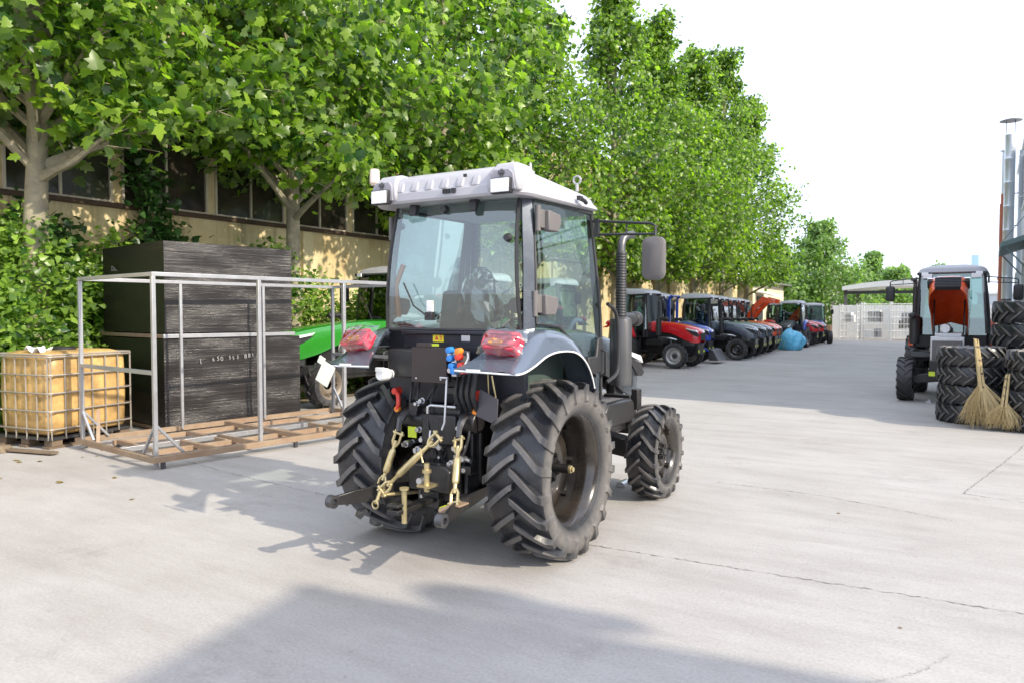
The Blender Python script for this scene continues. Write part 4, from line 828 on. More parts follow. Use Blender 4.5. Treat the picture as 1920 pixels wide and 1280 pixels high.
def tractor(name, label, loc, rz, hoodm, fendm, rimm, far=True, roofm='roofwhite', cabm='plastic', hood_open=False, hubm='dsteel', group='parked tractors', sc=1.0, stretch=0.):
    t = thing(name, label, 'tractor', loc, rz + (math.sin(loc[1] * 7.3) * R(3.5) if far and rz < 0 else 0), group); t.scale = (sc, sc, sc); fk = '_far' if far else ''; gl = 'glassfar' if far else 'glass'
    for s_ in (-1, 1):
        wheel(t, s_ * .635, 0, .597, 'rear' + fk, rimm, s_, hubm, far); wheel(t, s_ * .685, 1.90, .415, 'front' + fk, rimm, s_, hubm, far)
    # running gear
    b = MB(); b.lathe([(-.45, .10), (-.40, .13), (-.22, .17), (.22, .17), (.40, .13), (.45, .10)], (0, 0, .62), 'x', 20); b.build('rear_axle', 'black', t)
    b = MB(); b.b2(-.20, .20, -.34, .95, .42, .95); b.b2(-.24, .24, -.30, .25, .50, 1.02); b.b2(-.17, .17, -.40, -.34, .40, .92); b.build('gearbox', 'black', t, .02)
    b = MB(); b.b2(-.20, .20, .95, 1.95, .50, 1.08); b.b2(-.24, .24, 1.1, 1.7, .78, 1.12); b.b2(-.16, .16, 1.0, 1.8, .42, .55); eng = b.build('engine', 'black', t, .02)
    b = MB(); b.tube([(.22, 1.15, .95), (.30, 1.3, .98), (.30, 1.6, .95), (.22, 1.75, .9)], .035, 8); b.tube([(-.22, 1.2, 1.0), (-.31, 1.4, .9), (-.22, 1.6, .8)], .03, 8); b.lathe([(1.25, .05), (1.42, .05)], (.28, .82, .0), 'y', 12)
    for k in range(4): b.tube([(.24, 1.15 + k * .14, .80), (.30, 1.15 + k * .14, 1.0)], .013, 6)
    b.build('engine_pipes', 'steel', t)['kind'] = 'stuff'
    b = MB(); b.b2(-.26, .26, 1.98, 2.20, .72, 1.2); b.build('radiator', 'dsteel', t, .01)
    b = MB(); b.prism([(-.60, .36), (-.52, .33), (-.15, .38), (.15, .38), (.52, .33), (.60, .36), (.60, .48), (.48, .50), (.15, .56), (-.15, .56), (-.48, .50), (-.60, .48)], 'y', 1.81, 1.99); b.build('front_axle', 'black', t, .015)
    b = MB(); b.b2(-.20, .20, 1.7, 2.45, .50, .72); b.b2(-.27, .27, 2.40, 2.52, .46, .80); b.build('front_frame', 'black', t, .015)
    # cab
    cf = cab_corners()
    fr = MB(); fr.b2(-.55, .55, -.26, .84, .96, 1.04); fr.b2(-.57, .57, -.285, -.235, 1.02, 1.53); fr.build('cab_floor', 'navy', t, .01)
    for s_ in (-1, 1):
        P = {k: [(s_ * a[0], a[1], a[2]) for a in v] for k, v in cf.items()}
        b = MB(); mid = [((P['rp'][i][0] + P['dr'][i][0]) / 2, (P['rp'][i][1] + P['dr'][i][1]) / 2, P['rp'][i][2]) for i in (0, 1)]
        def ringp(i):
            a, c = Vector(P['rp'][i]), Vector(P['dr'][i]); n_ = Vector((s_ * .6, -.8, 0)) * .012; k = Vector((-s_ * .6, .8, 0)) * .035
            return [a + n_, c + n_, c + k, a + k]
        b.rings([ringp(0), [ringp(0)[j].lerp(ringp(1)[j], .5) + Vector((s_ * .012, -.008, 0)) for j in range(4)], ringp(1)]); b.build('rear_pillar', 'pillar' if not far else cabm, t, .004)
        a_, c_ = Vector(P['df'][0]), Vector(P['df'][1]); m_ = a_.lerp(c_, .45) + Vector((s_ * .03, .01, 0))
        MB().tube(lerp_path([a_ + Vector((-s_ * .02, .03, 0)), m_ + Vector((-s_ * .02, .03, 0)), c_ + Vector((-s_ * .02, .03, 0))], 6), .022, 8).build('front_pillar', cabm, t)
        # door with glass that follows the fender arch
        dr0, dr1 = Vector(P['dr'][0]), Vector(P['dr'][1])
        archp = [(s_ * (.64 + .0 * k), y_, z_) for k, (y_, z_) in enumerate([(-.18, 1.575), (.06, 1.555), (.25, 1.46), (.385, 1.31), (.455, 1.13), (.475, .99)])]
        rim_ = [tuple(dr0 + Vector((0, .02, .08)))] + archp + [tuple(a_)] + [tuple(x) for x in lerp_path([a_, m_, c_], 4)][1:] + [tuple(dr1 + Vector((0, 0, 0)))] + [tuple(dr0.lerp(dr1, .5) + Vector((s_ * .015, 0, 0)))]
        d = MB(); cen = Vector((0, 0, 0))
        for p in rim_: cen += Vector(p)
        cen /= len(rim_); cen.x += s_ * .015
        d.add([tuple(cen)] + rim_, [(0, i + 1, (i + 1) % len(rim_) + 1) for i in range(len(rim_))]); go = d.build('door_glass', gl, t, ang=60)
        MB().tube(rim_ + [rim_[0]], .011, 6).build('door_seal', 'plastic', go)
        if not far:
            for z_, y_ in ((2.27, -.16), (1.71, -.20)):
                q = MB(); q.lathe([(z_ - .085, .019), (z_ + .085, .019)], (s_ * .615, y_ - .035, 0), 'z', 12); q.b2(s_ * .60, s_ * .635, y_ - .03, y_ + .03, z_ - .06, z_ + .06); hg = q.build('hinge', 'greyplastic', t, .004)
                q = MB(); q.prism([(y_ + .03, z_ - .075), (y_ + .17, z_ - .075), (y_ + .215, z_ - .01), (y_ + .20, z_ + .045), (y_ + .03, z_ + .06)], 'x', s_ * .60, s_ * .665); q.build('hinge_cover', 'greyplastic', hg, .008)
            q = MB(); q.tube([(s_ * .672, .70, 1.38), (s_ * .72, .69, 1.36), (s_ * .72, .69, 1.20), (s_ * .672, .70, 1.17)], .011, 8); q.build('door_handle', 'plastic', t)
            q = MB(); q.prism([(.46, 1.20), (.72, 1.20), (.735, 1.42), (.69, 1.47), (.63, 1.45), (.61, 1.33), (.46, 1.33)], 'x', s_ * .657, s_ * .685); q.build('lock_case', 'plastic', t, .01)
        sidebar(t, 'roof_rail', tuple(dr1 + Vector((0, 0, -.01))), tuple(c_ + Vector((-s_ * .01, .03, -.01))), .022, cabm)
        # windscreen pillar
        sidebar(t, 'screen_pillar', P['wf'][0], P['wf'][1], .022, cabm)
        pane(t, 'quarter_glass', [(P['df'][0][0], .77, 1.25), P['wf'][0], P['wf'][1], (P['df'][1][0], .765, 2.42)], gl)
    rp = cf['rp']
    g0 = [(-rp[0][0] + .01, rp[0][1] - .012, 1.535), (rp[0][0] - .01, rp[0][1] - .012, 1.535), (rp[1][0] - .008, rp[1][1] - .012, 2.44), (-rp[1][0] + .008, rp[1][1] - .012, 2.44)]
    rg_ = MB(); n = 9; vs = []
    for j in range(n):
        for i in range(n):
            u, v = i / (n - 1), j / (n - 1); a = Vector(g0[0]).lerp(Vector(g0[1]), u); c = Vector(g0[3]).lerp(Vector(g0[2]), u); p = a.lerp(c, v); p.y -= .045 * math.sin(math.pi * v) * 1 + .03 * (1 - (2 * u - 1) ** 2); vs.append(tuple(p))
    rg_.add(vs, [(j * n + i, j * n + i + 1, (j + 1) * n + i + 1, (j + 1) * n + i) for j in range(n - 1) for i in range(n - 1)]); rear_g = rg_.build('rear_glass', gl, t, ang=60)
    edge = [vs[i] for i in range(n)] + [vs[j * n + n - 1] for j in range(1, n)] + [vs[(n - 1) * n + i] for i in range(n - 2, -1, -1)] + [vs[j * n] for j in range(n - 2, -1, -1)]
    MB().tube(edge, .013, 6).build('rear_glass_seal', 'plastic', rear_g)
    wf = cf['wf']
    pane(t, 'windscreen', [(-wf[0][0], wf[0][1] + .02, 1.22), (wf[0][0], wf[0][1] + .02, 1.22), (wf[1][0], wf[1][1] + .02, 2.42), (-wf[1][0], wf[1][1] + .02, 2.42)], gl)
    b = MB(); b.b2(-.60, .60, .80, .87, .98, 1.24); b.build('firewall', 'plastic', t, .01)
    b = MB(); b.b2(-.50, .50, -.19, .76, 2.40, 2.424); b.build('headliner', 'headliner' if not far else 'plastic', t)
    # interior
    b = MB(); b.b2(-.22, .22, -.10, .34, 1.18, 1.32); b.box((0, -.13, 1.55), (.40, .12, .52), (R(-10), 0, 0)); b.b2(-.16, .16, -.02, .26, 1.04, 1.18); st_ = b.build('seat', 'seat', t, .03)
    b = MB(); b.b2(-.22, .22, .62, .80, 1.1, 1.52); b.tube([(0, .62, 1.45), (0, .50, 1.60)], .03, 8); b.build('dashboard', 'green_int', t, .02)
    b = MB(); pts = [(.19 * math.cos(a), .49 + .19 * math.sin(a) * .75, 1.61 + .19 * math.sin(a) * .62) for a in np.linspace(0, 2 * np.pi, 21)]; b.tube(pts, .014, 6); [b.tube([(0, .49, 1.60), pts[k]], .012, 6) for k in (0, 7, 14)]; b.build('steering_wheel', 'plastic', t)
    for s_ in (-1, 1): b = MB(); b.b2(s_ * .28, s_ * .52, -.22, .40, 1.04, 1.40); b.build('console', 'green_int', t, .03)
    roof_part(t, roofm, far)
    for s_ in (-1, 1): fender(t, s_, fendm, not far)
    hd = hood_part(t, hoodm)
    if hood_open:
        hv = Vector((0, .92, 1.50)); M = Matrix.Translation(hv) @ Matrix.Rotation(R(40), 4, 'X') @ Matrix.Translation(-hv); hd.matrix_local = M
    # exhaust and air intake
    b = MB(); b.tube([(.60, 1.28, 1.57), (.60, 1.28, 2.16)], .042, 14); ex = b.build('exhaust_guard', 'exhaust' if not far else 'plastic', t)
    b = MB(); b.tube([(.60, 1.28, 2.10), (.60, 1.28, 2.20), (.605, 1.30, 2.26), (.62, 1.35, 2.295), (.645, 1.42, 2.305)], .034, 14); b.build('tail_pipe', 'exhaust', ex)
    b = MB(); b.lathe([(1.05, .05), (1.055, .085), (1.10, .092), (1.55, .092), (1.60, .085), (1.62, .05)], (.60, 1.28, 0), 'z', 24); b.build('muffler', 'exhaust' if not far else 'plastic', t)
    if not far:
        q = MB(); 
        for k in range(24): q.lathe([(1.60 + k * .023, .0435), (1.604 + k * .023, .0455), (1.612 + k * .023, .0455), (1.616 + k * .023, .0435)], (.60, 1.28, 0), 'z', 16)
        q.build('guard_rings', 'plastic', ex)
    b = MB(); b.tube([(.60, 1.28, 1.60), (.61, 1.40, 1.605), (.62, 1.52, 1.60)], [.05, .05, .05], 14); b.lathe([(-.001, .052), (.02, .064), (.08, .064), (.13, .045), (.145, .01)], (.62, 1.50, 1.60), 'y', 18); b.build('air_intake', 'plastic', t)
    if not far:
        b = MB(); b.tube(lerp_path([(.685, .80, 1.72), (.70, .92, 1.66), (.70, .98, 1.5), (.70, .98, 1.25), (.70, .93, 1.17), (.68, .80, 1.12)], 5), .015, 8); b.build('grab_rail', 'plastic', t)
    # tank, battery box and steps
    for s_ in (-1, 1):
        b = MB(); b.prism([(.84, .74), (1.42, .74), (1.46, .80), (1.44, .90), (1.38, .935), (.90, .935), (.84, .88)], 'x', s_ * .26, s_ * .66); tk = b.build('tank', 'black', t, .015)
        b = MB(); b.b2(s_ * .40, s_ * .66, .56, .86, .52, .55); b.b2(s_ * .60, s_ * .63, .60, .64, .55, 1.0); b.build('step', 'black', t, .005)
        b = MB(); b.tube([(s_ * .58, .75, 2.35), (s_ * .64, .755, 2.35), (s_ * 1.06, .735, 2.305), (s_ * 1.095, .72, 2.28), (s_ * 1.10, .70, 2.20)], .0105, 8); b.tube([(s_ * .60, .755, 2.25), (s_ * 1.09, .71, 2.225)], .009, 8); b.tube([(s_ * .86, .75, 2.325), (s_ * .86, .735, 2.235)], .007, 6); b.b2(s_ * .60, s_ * .635, .735, .765, 2.23, 2.37); ma = b.build('mirror_arm', 'plastic', t)
        b = MB(); rs = []
        for f, sc in ((-.035, .82), (-.02, 1.0), (.015, 1.0), (.05, .85), (.062, .55)): rs.append([(s_ * 1.10 + u * sc, .675 + f, 2.045 + v * sc) for u, v in rrect(-.085, .085, -.155, .155, .05, 4)])
        b.rings(rs); b.build('mirror', 'greyplastic' if not far else 'plastic', ma, ang=40)
    if far:
        MB().b2(-.27, -.17, 2.522, 2.530, .52, .60).build('warning_label', 'limetape', t); MB().b2(.17, .27, 2.522, 2.530, .52, .60).build('warning_label', 'limetape', t)
        for s_ in (-1, 1):
            MB().b2(s_ * .36, s_ * .60, .76, .915, 2.40, 2.455).build('roof_visor', 'plastic', t, .01); MB().b2(s_ * .40, s_ * .52, .91, .935, 2.385, 2.455).build('front_work_light', 'lenswhite', t, .006)
        MB().tube([(.05, .90, 1.30), (.30, .905, 1.85)], .008, 6).build('wiper', 'plastic', t)
    # rear lamps
    for s_ in (-1, 1):
        b = MB(); M = Matrix.Translation((s_ * .585, -.585, 1.455)) @ Matrix.Rotation(R(-38), 4, 'X') @ Matrix.Rotation(R(s_ * 6), 4, 'Z'); rs = []
        for f, sc in ((.02, 1.0), (-.046, 1.0), (-.056, .965), (-.060, .90), (-.0605, .3)): rs.append([tuple(M @ Vector((u * sc, f, v * sc))) for u, v in rrect(-.125, .125, -.066, .066, .03, 4)])
        b.rings(rs); tl = b.build('tail_light', 'lensred', t, ang=40)
        if not far:
            q_ = MB(); [q_.rings([[tuple(M @ Vector((u, f, v))) for u, v in rrect(*r4, .004, 2)] for f in (-.058, -.0625)]) for r4 in ((-.112, .112, .030, .034), (-.112, .112, -.036, -.032), (-.035, -.031, -.030, .028))]; q_.build('lens_ribs', MT['lensred'], tl)['kind'] = 'stuff'
            b = MB(); b.add([], []); rs = [[tuple(M @ Vector((u * sc, f, v * sc))) for u, v in rrect(-.055, .055, -.020, .020, .01, 3)] for f, sc in ((-.062, 1), (-.0745, .95))]
            M2 = M @ Matrix.Translation((-.02 * s_, 0, -.025)); rs = [[tuple(M2 @ Vector((u * sc, f, v * sc))) for u, v in rrect(-.05, .05, -.018, .018, .01, 3)] for f, sc in ((-.06, 1), (-.0755, .95))]; b.rings(rs); b.build('indicator', 'lensorange', tl)
            bm = bmesh.new(); bmesh.ops.create_grid(bm, x_segments=22, y_segments=16, size=1.0); rg = random.Random(4 + s_)
            for v in bm.verts:
                u, w = v.co.x, v.co.y; rr = max(abs(u), abs(w)); hgt = -.078 + .085 * max(0, rr - .60) ** 1.1 * 2.0 + .004 * math.sin(u * 9 + w * 4 + s_) * math.sin(w * 11 - u * 3) + rg.uniform(-.0022, .0022)
                v.co = M @ Vector((u * .150 * (1 + .05 * math.sin(w * 7)), hgt, w * .098 * (1 + .1 * math.sin(u * 6 + 1)) + .012))
            me = bpy.data.meshes.new('film_wrap'); bm.to_mesh(me); bm.free(); me.materials.append(MT['film']); me.polygons.foreach_set('use_smooth', [True] * len(me.polygons)); link('film_wrap', me, tl)
    if stretch:
        for ch in t.children:
            k = ch.name.split('.')[0]
            if (k == 'wheel' and ch.location.y > 1) or k in ('front_axle', 'front_frame', 'radiator'): ch.location.y += stretch
            elif k in ('hood', 'engine'): f = 1 + stretch / 1.69; ch.matrix_local = Matrix.Translation((0, .88 * (1 - f), 0)) @ Matrix.Diagonal((1, f, 1, 1))
    return t

main = tractor('tractor', 'dark grey cab tractor with white roof and bare rear hitch in the foreground', (-3.12, 4.42, 0), R(2), 'cabgrey', 'fender', 'rimblack', far=False, hubm='black', group=None)
def P_(nm, mb, m, bev=.004, par=None, **k): return mb.build(nm, m, par or main, bev, **k)
# roof furniture
ro = [c for c in main.children if c.name.startswith('roof') and 'rail' not in c.name][0]
for k in range(6):
    x = -.36 + k * .125; q = MB(); q.prism([(-.418, 2.475), (-.420, 2.49), (-.396, 2.545), (-.358, 2.588), (-.305, 2.611), (-.30, 2.55), (-.39, 2.48)], 'x', x - .030, x + .030); q.build('roof_rib', 'roofwhite', ro, .014)
for s_ in (-1, 1):
    q = MB(); q.rings([[(s_ * u, v, z) for u, v in ((x0, y0), (x1, y0), (x1, -.15), (x0, -.15))] for x0, x1, y0, z in ((.375, .60, -.432, 2.425), (.372, .605, -.442, 2.47), (.385, .585, -.43, 2.545), (.41, .545, -.375, 2.612), (.43, .51, -.29, 2.632))]); q.build('light_pod', 'roofwhite', ro, .012)
    q = MB(); q.prism([(s_ * .398, 2.43), (s_ * .588, 2.43), (s_ * .572, 2.53), (s_ * .54, 2.56), (s_ * .43, 2.56), (s_ * .405, 2.53)], 'y', -.447, -.36); q.build('pod_recess', mat('pod_shade_grey', (.30, .29, .32), .5), ro, .004)
    q = MB(); q.b2(s_ * .42, s_ * .565, -.475, -.425, 2.405, 2.505); wl = P_('work_light', q, 'plastic', .008); q = MB(); q.b2(s_ * .426, s_ * .559, -.482, -.4745, 2.412, 2.498); q.build('lens', 'lenswhite', wl, .004); q = MB(); q.tube([(s_ * .49, -.45, 2.50), (s_ * .49, -.44, 2.56)], .012, 6); q.b2(s_ * .47, s_ * .51, -.46, -.43, 2.53, 2.55); q.build('bracket', 'dsteel', wl)
q = MB(); [q.b2(.02 + k * .012, .028 + k * .012, -.436, -.42, 2.445, 2.475) for k in range(5)]; q.b2(.09, .12, -.437, -.42, 2.445, 2.475); P_('roof_vent', q, 'plastic', 0)
q = MB(); [q.b2(x - .012, x + .012, -.435, -.425, 2.54, 2.56) for x in (.2, )]; P_('roof_catch', q, 'plastic', 0)
q = MB(); q.tube([(.648, .40, 2.47), (.660, .43, 2.46), (.655, .47, 2.45)], .015, 6); q.b2(.63, .655, .36, .42, 2.46, 2.49); P_('side_lamp', q, 'plastic', 0)
q = MB(); q.tube([(.50 + .03 * math.cos(a), .64, 2.655 + .03 * math.sin(a)) for a in np.linspace(0, 6.283, 15)], .008, 6); q.tube([(.50, .64, 2.57), (.50, .64, 2.63)], .012, 6); P_('lifting_eye', q, 'roofwhite', 0)
q = MB(); q.lathe([(2.61, .03), (2.625, .03), (2.63, .012), (2.68, .008), (2.69, .001)], (.44, .02, 0), 'z', 10); P_('antenna', q, 'roofwhite', 0)
q = MB(); q.lathe([(2.58, .022), (2.60, .038), (2.69, .036), (2.70, .028)], (-.70, -.28, 0), 'z', 16); bc = P_('beacon', q, mat('beacon_clear', (.75, .6, .5), .15, coat=1), 0); q = MB(); q.tube([(-.70, -.28, 2.59), (-.70, -.28, 2.47), (-.62, -.24, 2.44)], .011, 6); q.build('beacon_post', 'plastic', bc)
# wiper, rear glass hinges, rubber stops
for x in (-.30, .20): P_('glass_hinge', MB().prism([(-.30, 2.44), (-.345, 2.40), (-.355, 2.33), (-.325, 2.33), (-.29, 2.40), (-.26, 2.44)], 'x', x - .028, x + .028), 'plastic', .006)
q = MB(); q.lathe([(-.36, .022), (-.33, .03), (-.32, .01)], (.47, 0, 2.14), 'y', 14); q.lathe([(-.33, .02), (-.30, .03)], (-.05, 0, 2.36), 'y', 12); P_('glass_stop', q, 'plastic', 0)
q = MB(); q.b2(-.165, -.105, -.395, -.345, 1.60, 1.655); q.tube([(-.14, -.40, 1.63), (-.25, -.405, 1.70), (-.34, -.40, 1.86)], .007, 6); wp = P_('wiper', q, 'plastic', .004); q = MB(); q.b2(-.165, -.115, -.375, -.34, 1.655, 1.735); q.build('wiper_motor', 'white', wp, .006)
q = MB(); q.lathe([(-.30, .05), (-.27, .055), (-.26, .03)], (.50, 0, 1.70), 'y', 18); P_('gas_strut_stop', q, 'plastic', 0)
q = MB(); q.tube([(-.53, -.22, 1.62), (-.54, -.24, 1.85), (-.50, -.20, 2.0)], .02, 6); P_('seat_belt', q, 'orangebelt', 0)
bm = bmesh.new(); bmesh.ops.create_uvsphere(bm, u_segments=22, v_segments=14, radius=1); rg = random.Random(9)
for v in bm.verts: v.co = Vector((.12 + v.co.x * .17 + rg.uniform(-.014, .014), -.12 + v.co.y * .12 + rg.uniform(-.014, .014), 1.66 + v.co.z * .30 + rg.uniform(-.014, .014)))
me = bpy.data.meshes.new('seat_cover'); bm.to_mesh(me); bm.free(); me.materials.append(MT['film']); link('seat_cover', me, main)
# rear panel below the window
q = MB(); q.b2(-.40, .42, -.33, -.286, 1.33, 1.53); q.b2(-.40, .42, -.36, -.33, 1.50, 1.53); P_('rear_panel', q, 'navy', .008)
q = MB(); q.b2(-.135, -.045, -.338, -.3305, 1.452, 1.512); lb = P_('warning_label', q, 'yellow', 0)
q = MB(); q.prism([(-.118, 1.465), (-.086, 1.465), (-.102, 1.497)], 'y', -.3392, -.3386); [q.b2(-.076, -.054, -.3392, -.3386, z, z + .005) for z in (1.465, 1.475, 1.485, 1.495)]; q.build('label_print', 'capred', lb, smooth=False)
q = MB(); q.b2(-.125, -.04, -.40, -.399, 1.425, 1.442); P_('label_strip', q, 'limetape', 0)
q = MB(); q.b2(-.39, .16, -.52, -.34, 1.215, 1.405); bx_ = P_('control_box', q, 'black', .012)
q = MB(); q.b2(-.13, .155, -.585, -.5705, 1.195, 1.425); q.b2(-.09, .03, -.585, -.5705, 1.425, 1.455); q.b2(-.13, .155, -.5705, -.521, 1.20, 1.215); P_('number_plate_holder', q, mat('dark_brown_plate', (.028, .018, .016), .4), .004)
q = MB(); [q.lathe([(-.5875, .007), (-.584, .007)], (x, 0, 1.222), 'y', 8) for x in (-.09, .11)]; P_('bolt', q, 'steel', 0)
q = MB(); q.b2(.175, .215, -.56, -.40, 1.24, 1.40)
for z in (1.285, 1.385): q.lathe([(-.62, .018), (-.54, .022)], (.20, 0, z), 'y', 12)
for x, z in ((.205, 1.39), (.205, 1.30), (.275, 1.39), (.275, 1.30)): q.tube([(x - .03, -.50, z), (x + .0, -.61, z)], .016, 10)
P_('hydraulic_valve', q, 'steel', .004)
for (x, z, m) in ((.215, 1.415, 'capblue'), (.222, 1.365, 'capblue'), (.285, 1.41, 'caporange'), (.285, 1.375, 'capred'), (.235, 1.315, 'capblue'), (.25, 1.285, 'capblue'), (.305, 1.32, 'capred'), (.32, 1.29, 'capred')):
    q = MB(); q.lathe([(-.655, .006), (-.652, .021), (-.61, .023), (-.605, .012)], (x, 0, z), 'y', 12); P_('coupler_cap', q, m, 0)
q = MB(); q.tube(lerp_path([(.33, -.60, 1.40), (.36, -.64, 1.37), (.345, -.66, 1.32), (.32, -.64, 1.29)], 5), .006, 6); P_('cap_lanyard', q, 'white', 0)
[P_('hydraulic_hose', MB().tube(lerp_path([(.16 + .045 * k, -.45, 1.26), (.17 + .045 * k, -.50, 1.12), (.17 + .04 * k, -.42, .98), (.12 + .03 * k, -.34, .88)], 5), .017, 8), 'plastic', 0) for k in range(4)]; q = MB(); q.tube(lerp_path([(-.26, -.40, 1.2), (-.24, -.46, 1.05), (-.26, -.42, .9), (-.22, -.36, .82)], 5), .009, 6); P_('hydraulic_hose', q, 'plastic', 0); q = MB(); q.tube(lerp_path([(-.20, -.40, 1.2), (-.17, -.47, 1.08), (-.22, -.44, .92)], 5), .008, 6); P_('hydraulic_hose', q, 'plastic', 0)
# trailer socket (white), breather, knobs
q = MB(); q.lathe([(-.64, .035), (-.62, .042), (-.56, .042), (-.55, .03), (-.50, .03)], (-.36, 0, 1.235), 'y', 16); q.b2(-.395, -.325, -.645, -.62, 1.255, 1.285); P_('trailer_socket', q, 'white', .004)
q = MB(); q.lathe([(-.44, .022), (-.38, .028)], (-.40, 0, 1.105), 'y', 14); q.tube(lerp_path([(-.38, -.44, 1.10), (-.355, -.45, 1.08), (-.345, -.46, 1.02), (-.355, -.46, .985)], 4), .016, 8); P_('red_tap', q, 'capred', 0)
q = MB(); q.lathe([(-.47, .02), (-.46, .022), (-.44, .02)], (-.355, 0, .985), 'y', 12); P_('tap_end', q, 'caporange', 0)
q = MB(); q.lathe([(-.42, .03), (-.40, .036), (-.37, .034)], (.275, 0, 1.105), 'y', 16); P_('reflector', q, 'capred', 0)
q = MB(); q.lathe([(-.46, .012), (-.45, .026), (-.42, .024), (-.41, .01)], (.285, 0, 1.0), 'y', 12); q.tube([(.285, -.43, 1.0), (.37, -.38, 1.03)], .008, 6); P_('lever_knob', q, 'caporange', 0)
q = MB(); q.tube([(.36, -.38, 1.03), (.39, -.36, 1.10), (.36, -.36, 1.24)], .006, 6); q.tube([(.34, -.36, 1.05), (.33, -.36, 1.26)], .005, 6); P_('control_cable', q, 'zinc', 0)
q = MB(); q.prism([(.30, .98), (.46, .93), (.47, 1.10), (.33, 1.16)], 'y', -.46, -.452); P_('fender_bracket', q, mat('bracket_grey', (.07, .065, .075), .5), .003)
q = MB(); q.tube([(.115, -.60, 1.235), (.175, -.60, 1.235), (.175, -.61, 1.22), (.165, -.62, .95), (.15, -.63, .90)], .0075, 8); q.tube([(-.03, -.54, .985), (-.03, -.54, 1.03), (-.01, -.53, 1.04), (.17, -.5, 1.035)], .011, 8); q.tube(lerp_path([(.02, -.58, .88), (.03, -.60, .80), (.07, -.60, .78), (.10, -.60, .82)], 4), .008, 6); P_('check_rod', q, 'steel', 0)
# rear castings
q = MB(); q.b2(-.18, .18, -.47, -.34, .86, 1.02); q.b2(-.10, .18, -.52, -.40, .78, .98); q.lathe([(-.30, .075), (.30, .075)], (0, -.42, .93), 'x', 16); P_('rockshaft_housing', q, 'black', .012)
q = MB(); q.b2(-.165, .165, -.44, -.34, .36, .86); q.b2(-.12, .14, -.50, -.44, .40, .64); q.prism([(-.15, .655), (.15, .655), (.19, .62), (.17, .48), (-.15, .48)], 'y', -.60, -.50); P_('pto_housing', q, 'black', .012)
q = MB(); [q.lathe([(-.47, .013), (-.435, .013)], (x, 0, z), 'y', 8) for x in (-.14, .14) for z in (.40, .50, .60, .70, .80)]; [q.lathe([(-.53, .016), (-.48, .016)], (x, 0, z), 'y', 8) for x, z in ((.235, .70), (.245, .63), (-.10, .80), (-.12, .72), (.20, .90), (.05, .76))]; P_('bolt', q, 'steel', 0)['kind'] = 'stuff'; [P_('hydraulic_fitting', MB().tube([(.19, -.48, z), (.285, -.50, z - .01)], .015, 8), 'steel', 0) for z in (.70, .62)]
q = MB(); q.b2(-.245, -.175, -.48, -.47, .80, .875); P_('lime_label', q, 'limetape', 0); q = MB(); q.b2(.12, .22, -.62, -.52, .385, .392); P_('lime_label', q, 'limetape', 0)
q = MB(); q.lathe([(-.68, .022), (-.50, .022), (-.50, .04), (-.44, .04)], (0, 0, .56), 'y', 16); P_('pto_shaft', q, 'steel', 0)
q = MB(); q.b2(-.045, .045, -.95, -.2, .40, .43); q.b2(-.045, .045, -.95, -.80, .445, .465); q.b2(-.06, .06, -.55, -.45, .36, .47); P_('drawbar', q, 'black', .006)
q = MB(); q.tube([(.04, -.88, .34), (.04, -.88, .55)], .017, 10); q.lathe([(.55, .03), (.565, .03)], (.04, -.88, 0), 'z', 12); P_('drawbar_pin', q, 'zinc', 0)
q = MB(); q.tube([(.11, -.74, .52), (.11, -.74, .70)], .018, 10); q.lathe([(.64, .03), (.66, .03)], (.11, -.74, 0), 'z', 12); q.tube([(.08, -.74, .70), (.06, -.73, .74), (.03, -.70, .78)], .006, 6); q.b2(.06, .16, -.78, -.68, .55, .565); P_('clevis_pin', q, 'zinc', 0)
q = MB()
for s_ in (-1, 1): q.tube(lerp_path([(s_ * .20, -.42, .93), (s_ * .235, -.50, .97), (s_ * .245, -.56, .93), (s_ * .245, -.58, .855)], 4), [.03] * 5 + [.026] * 4 + [.02] * 4, 6)
P_('lift_arm', q, 'dsteel', 0)
# three-point linkage
def turnbuckle(nm, a, b_, m='zinc', fork_b=True):
    a, b_ = Vector(a), Vector(b_); d = (b_ - a).normalized(); Ln = (b_ - a).length; q = MB()
    q.tube([a + d * .05, a + d * (Ln * .28), a + d * (Ln * .30), a + d * (Ln * .34), a + d * (Ln * .66), a + d * (Ln * .70), a + d * (Ln * .72), b_ - d * .06], [.014, .014, .020, .024, .024, .02, .013, .013], 12)
    s_ = d.cross(Vector((0, 1, 0))).normalized() * .026
    for e, k in ((a, 1), (b_, -1)):
        q.tube([e + s_ - d * .02 * k, e + s_ + d * .06 * k, e + s_ * .5 + d * .085 * k, e - s_ * .5 + d * .085 * k, e - s_ + d * .06 * k, e - s_ - d * .02 * k], .010, 6); q.tube([e - s_ * 1.7, e + s_ * 1.7], .010, 8)
    return P_(nm, q, m, 0)
turnbuckle('lift_rod', (-.245, -.58, .84), (-.335, -.67, .47)); turnbuckle('lift_rod', (.245, -.58, .84), (.355, -.79, .49))
tk_ = turnbuckle('top_link', (.125, -.64, .86), (-.26, -.74, .475))
q = MB(); q.tube([(-.26, -.76, .475), (-.245, -.80, .44), (-.235, -.83, .42)], .012, 8); q.tube([(-.235 + .025 * math.cos(a), -.835, .41 + .025 * math.sin(a)) for a in np.linspace(0, 6.28, 12)], .006, 6); q.lathe([(-.64, .03), (-.62, .03)], (-.40, 0, .46), 'y', 10); P_('link_pin', q, 'zinc', 0)
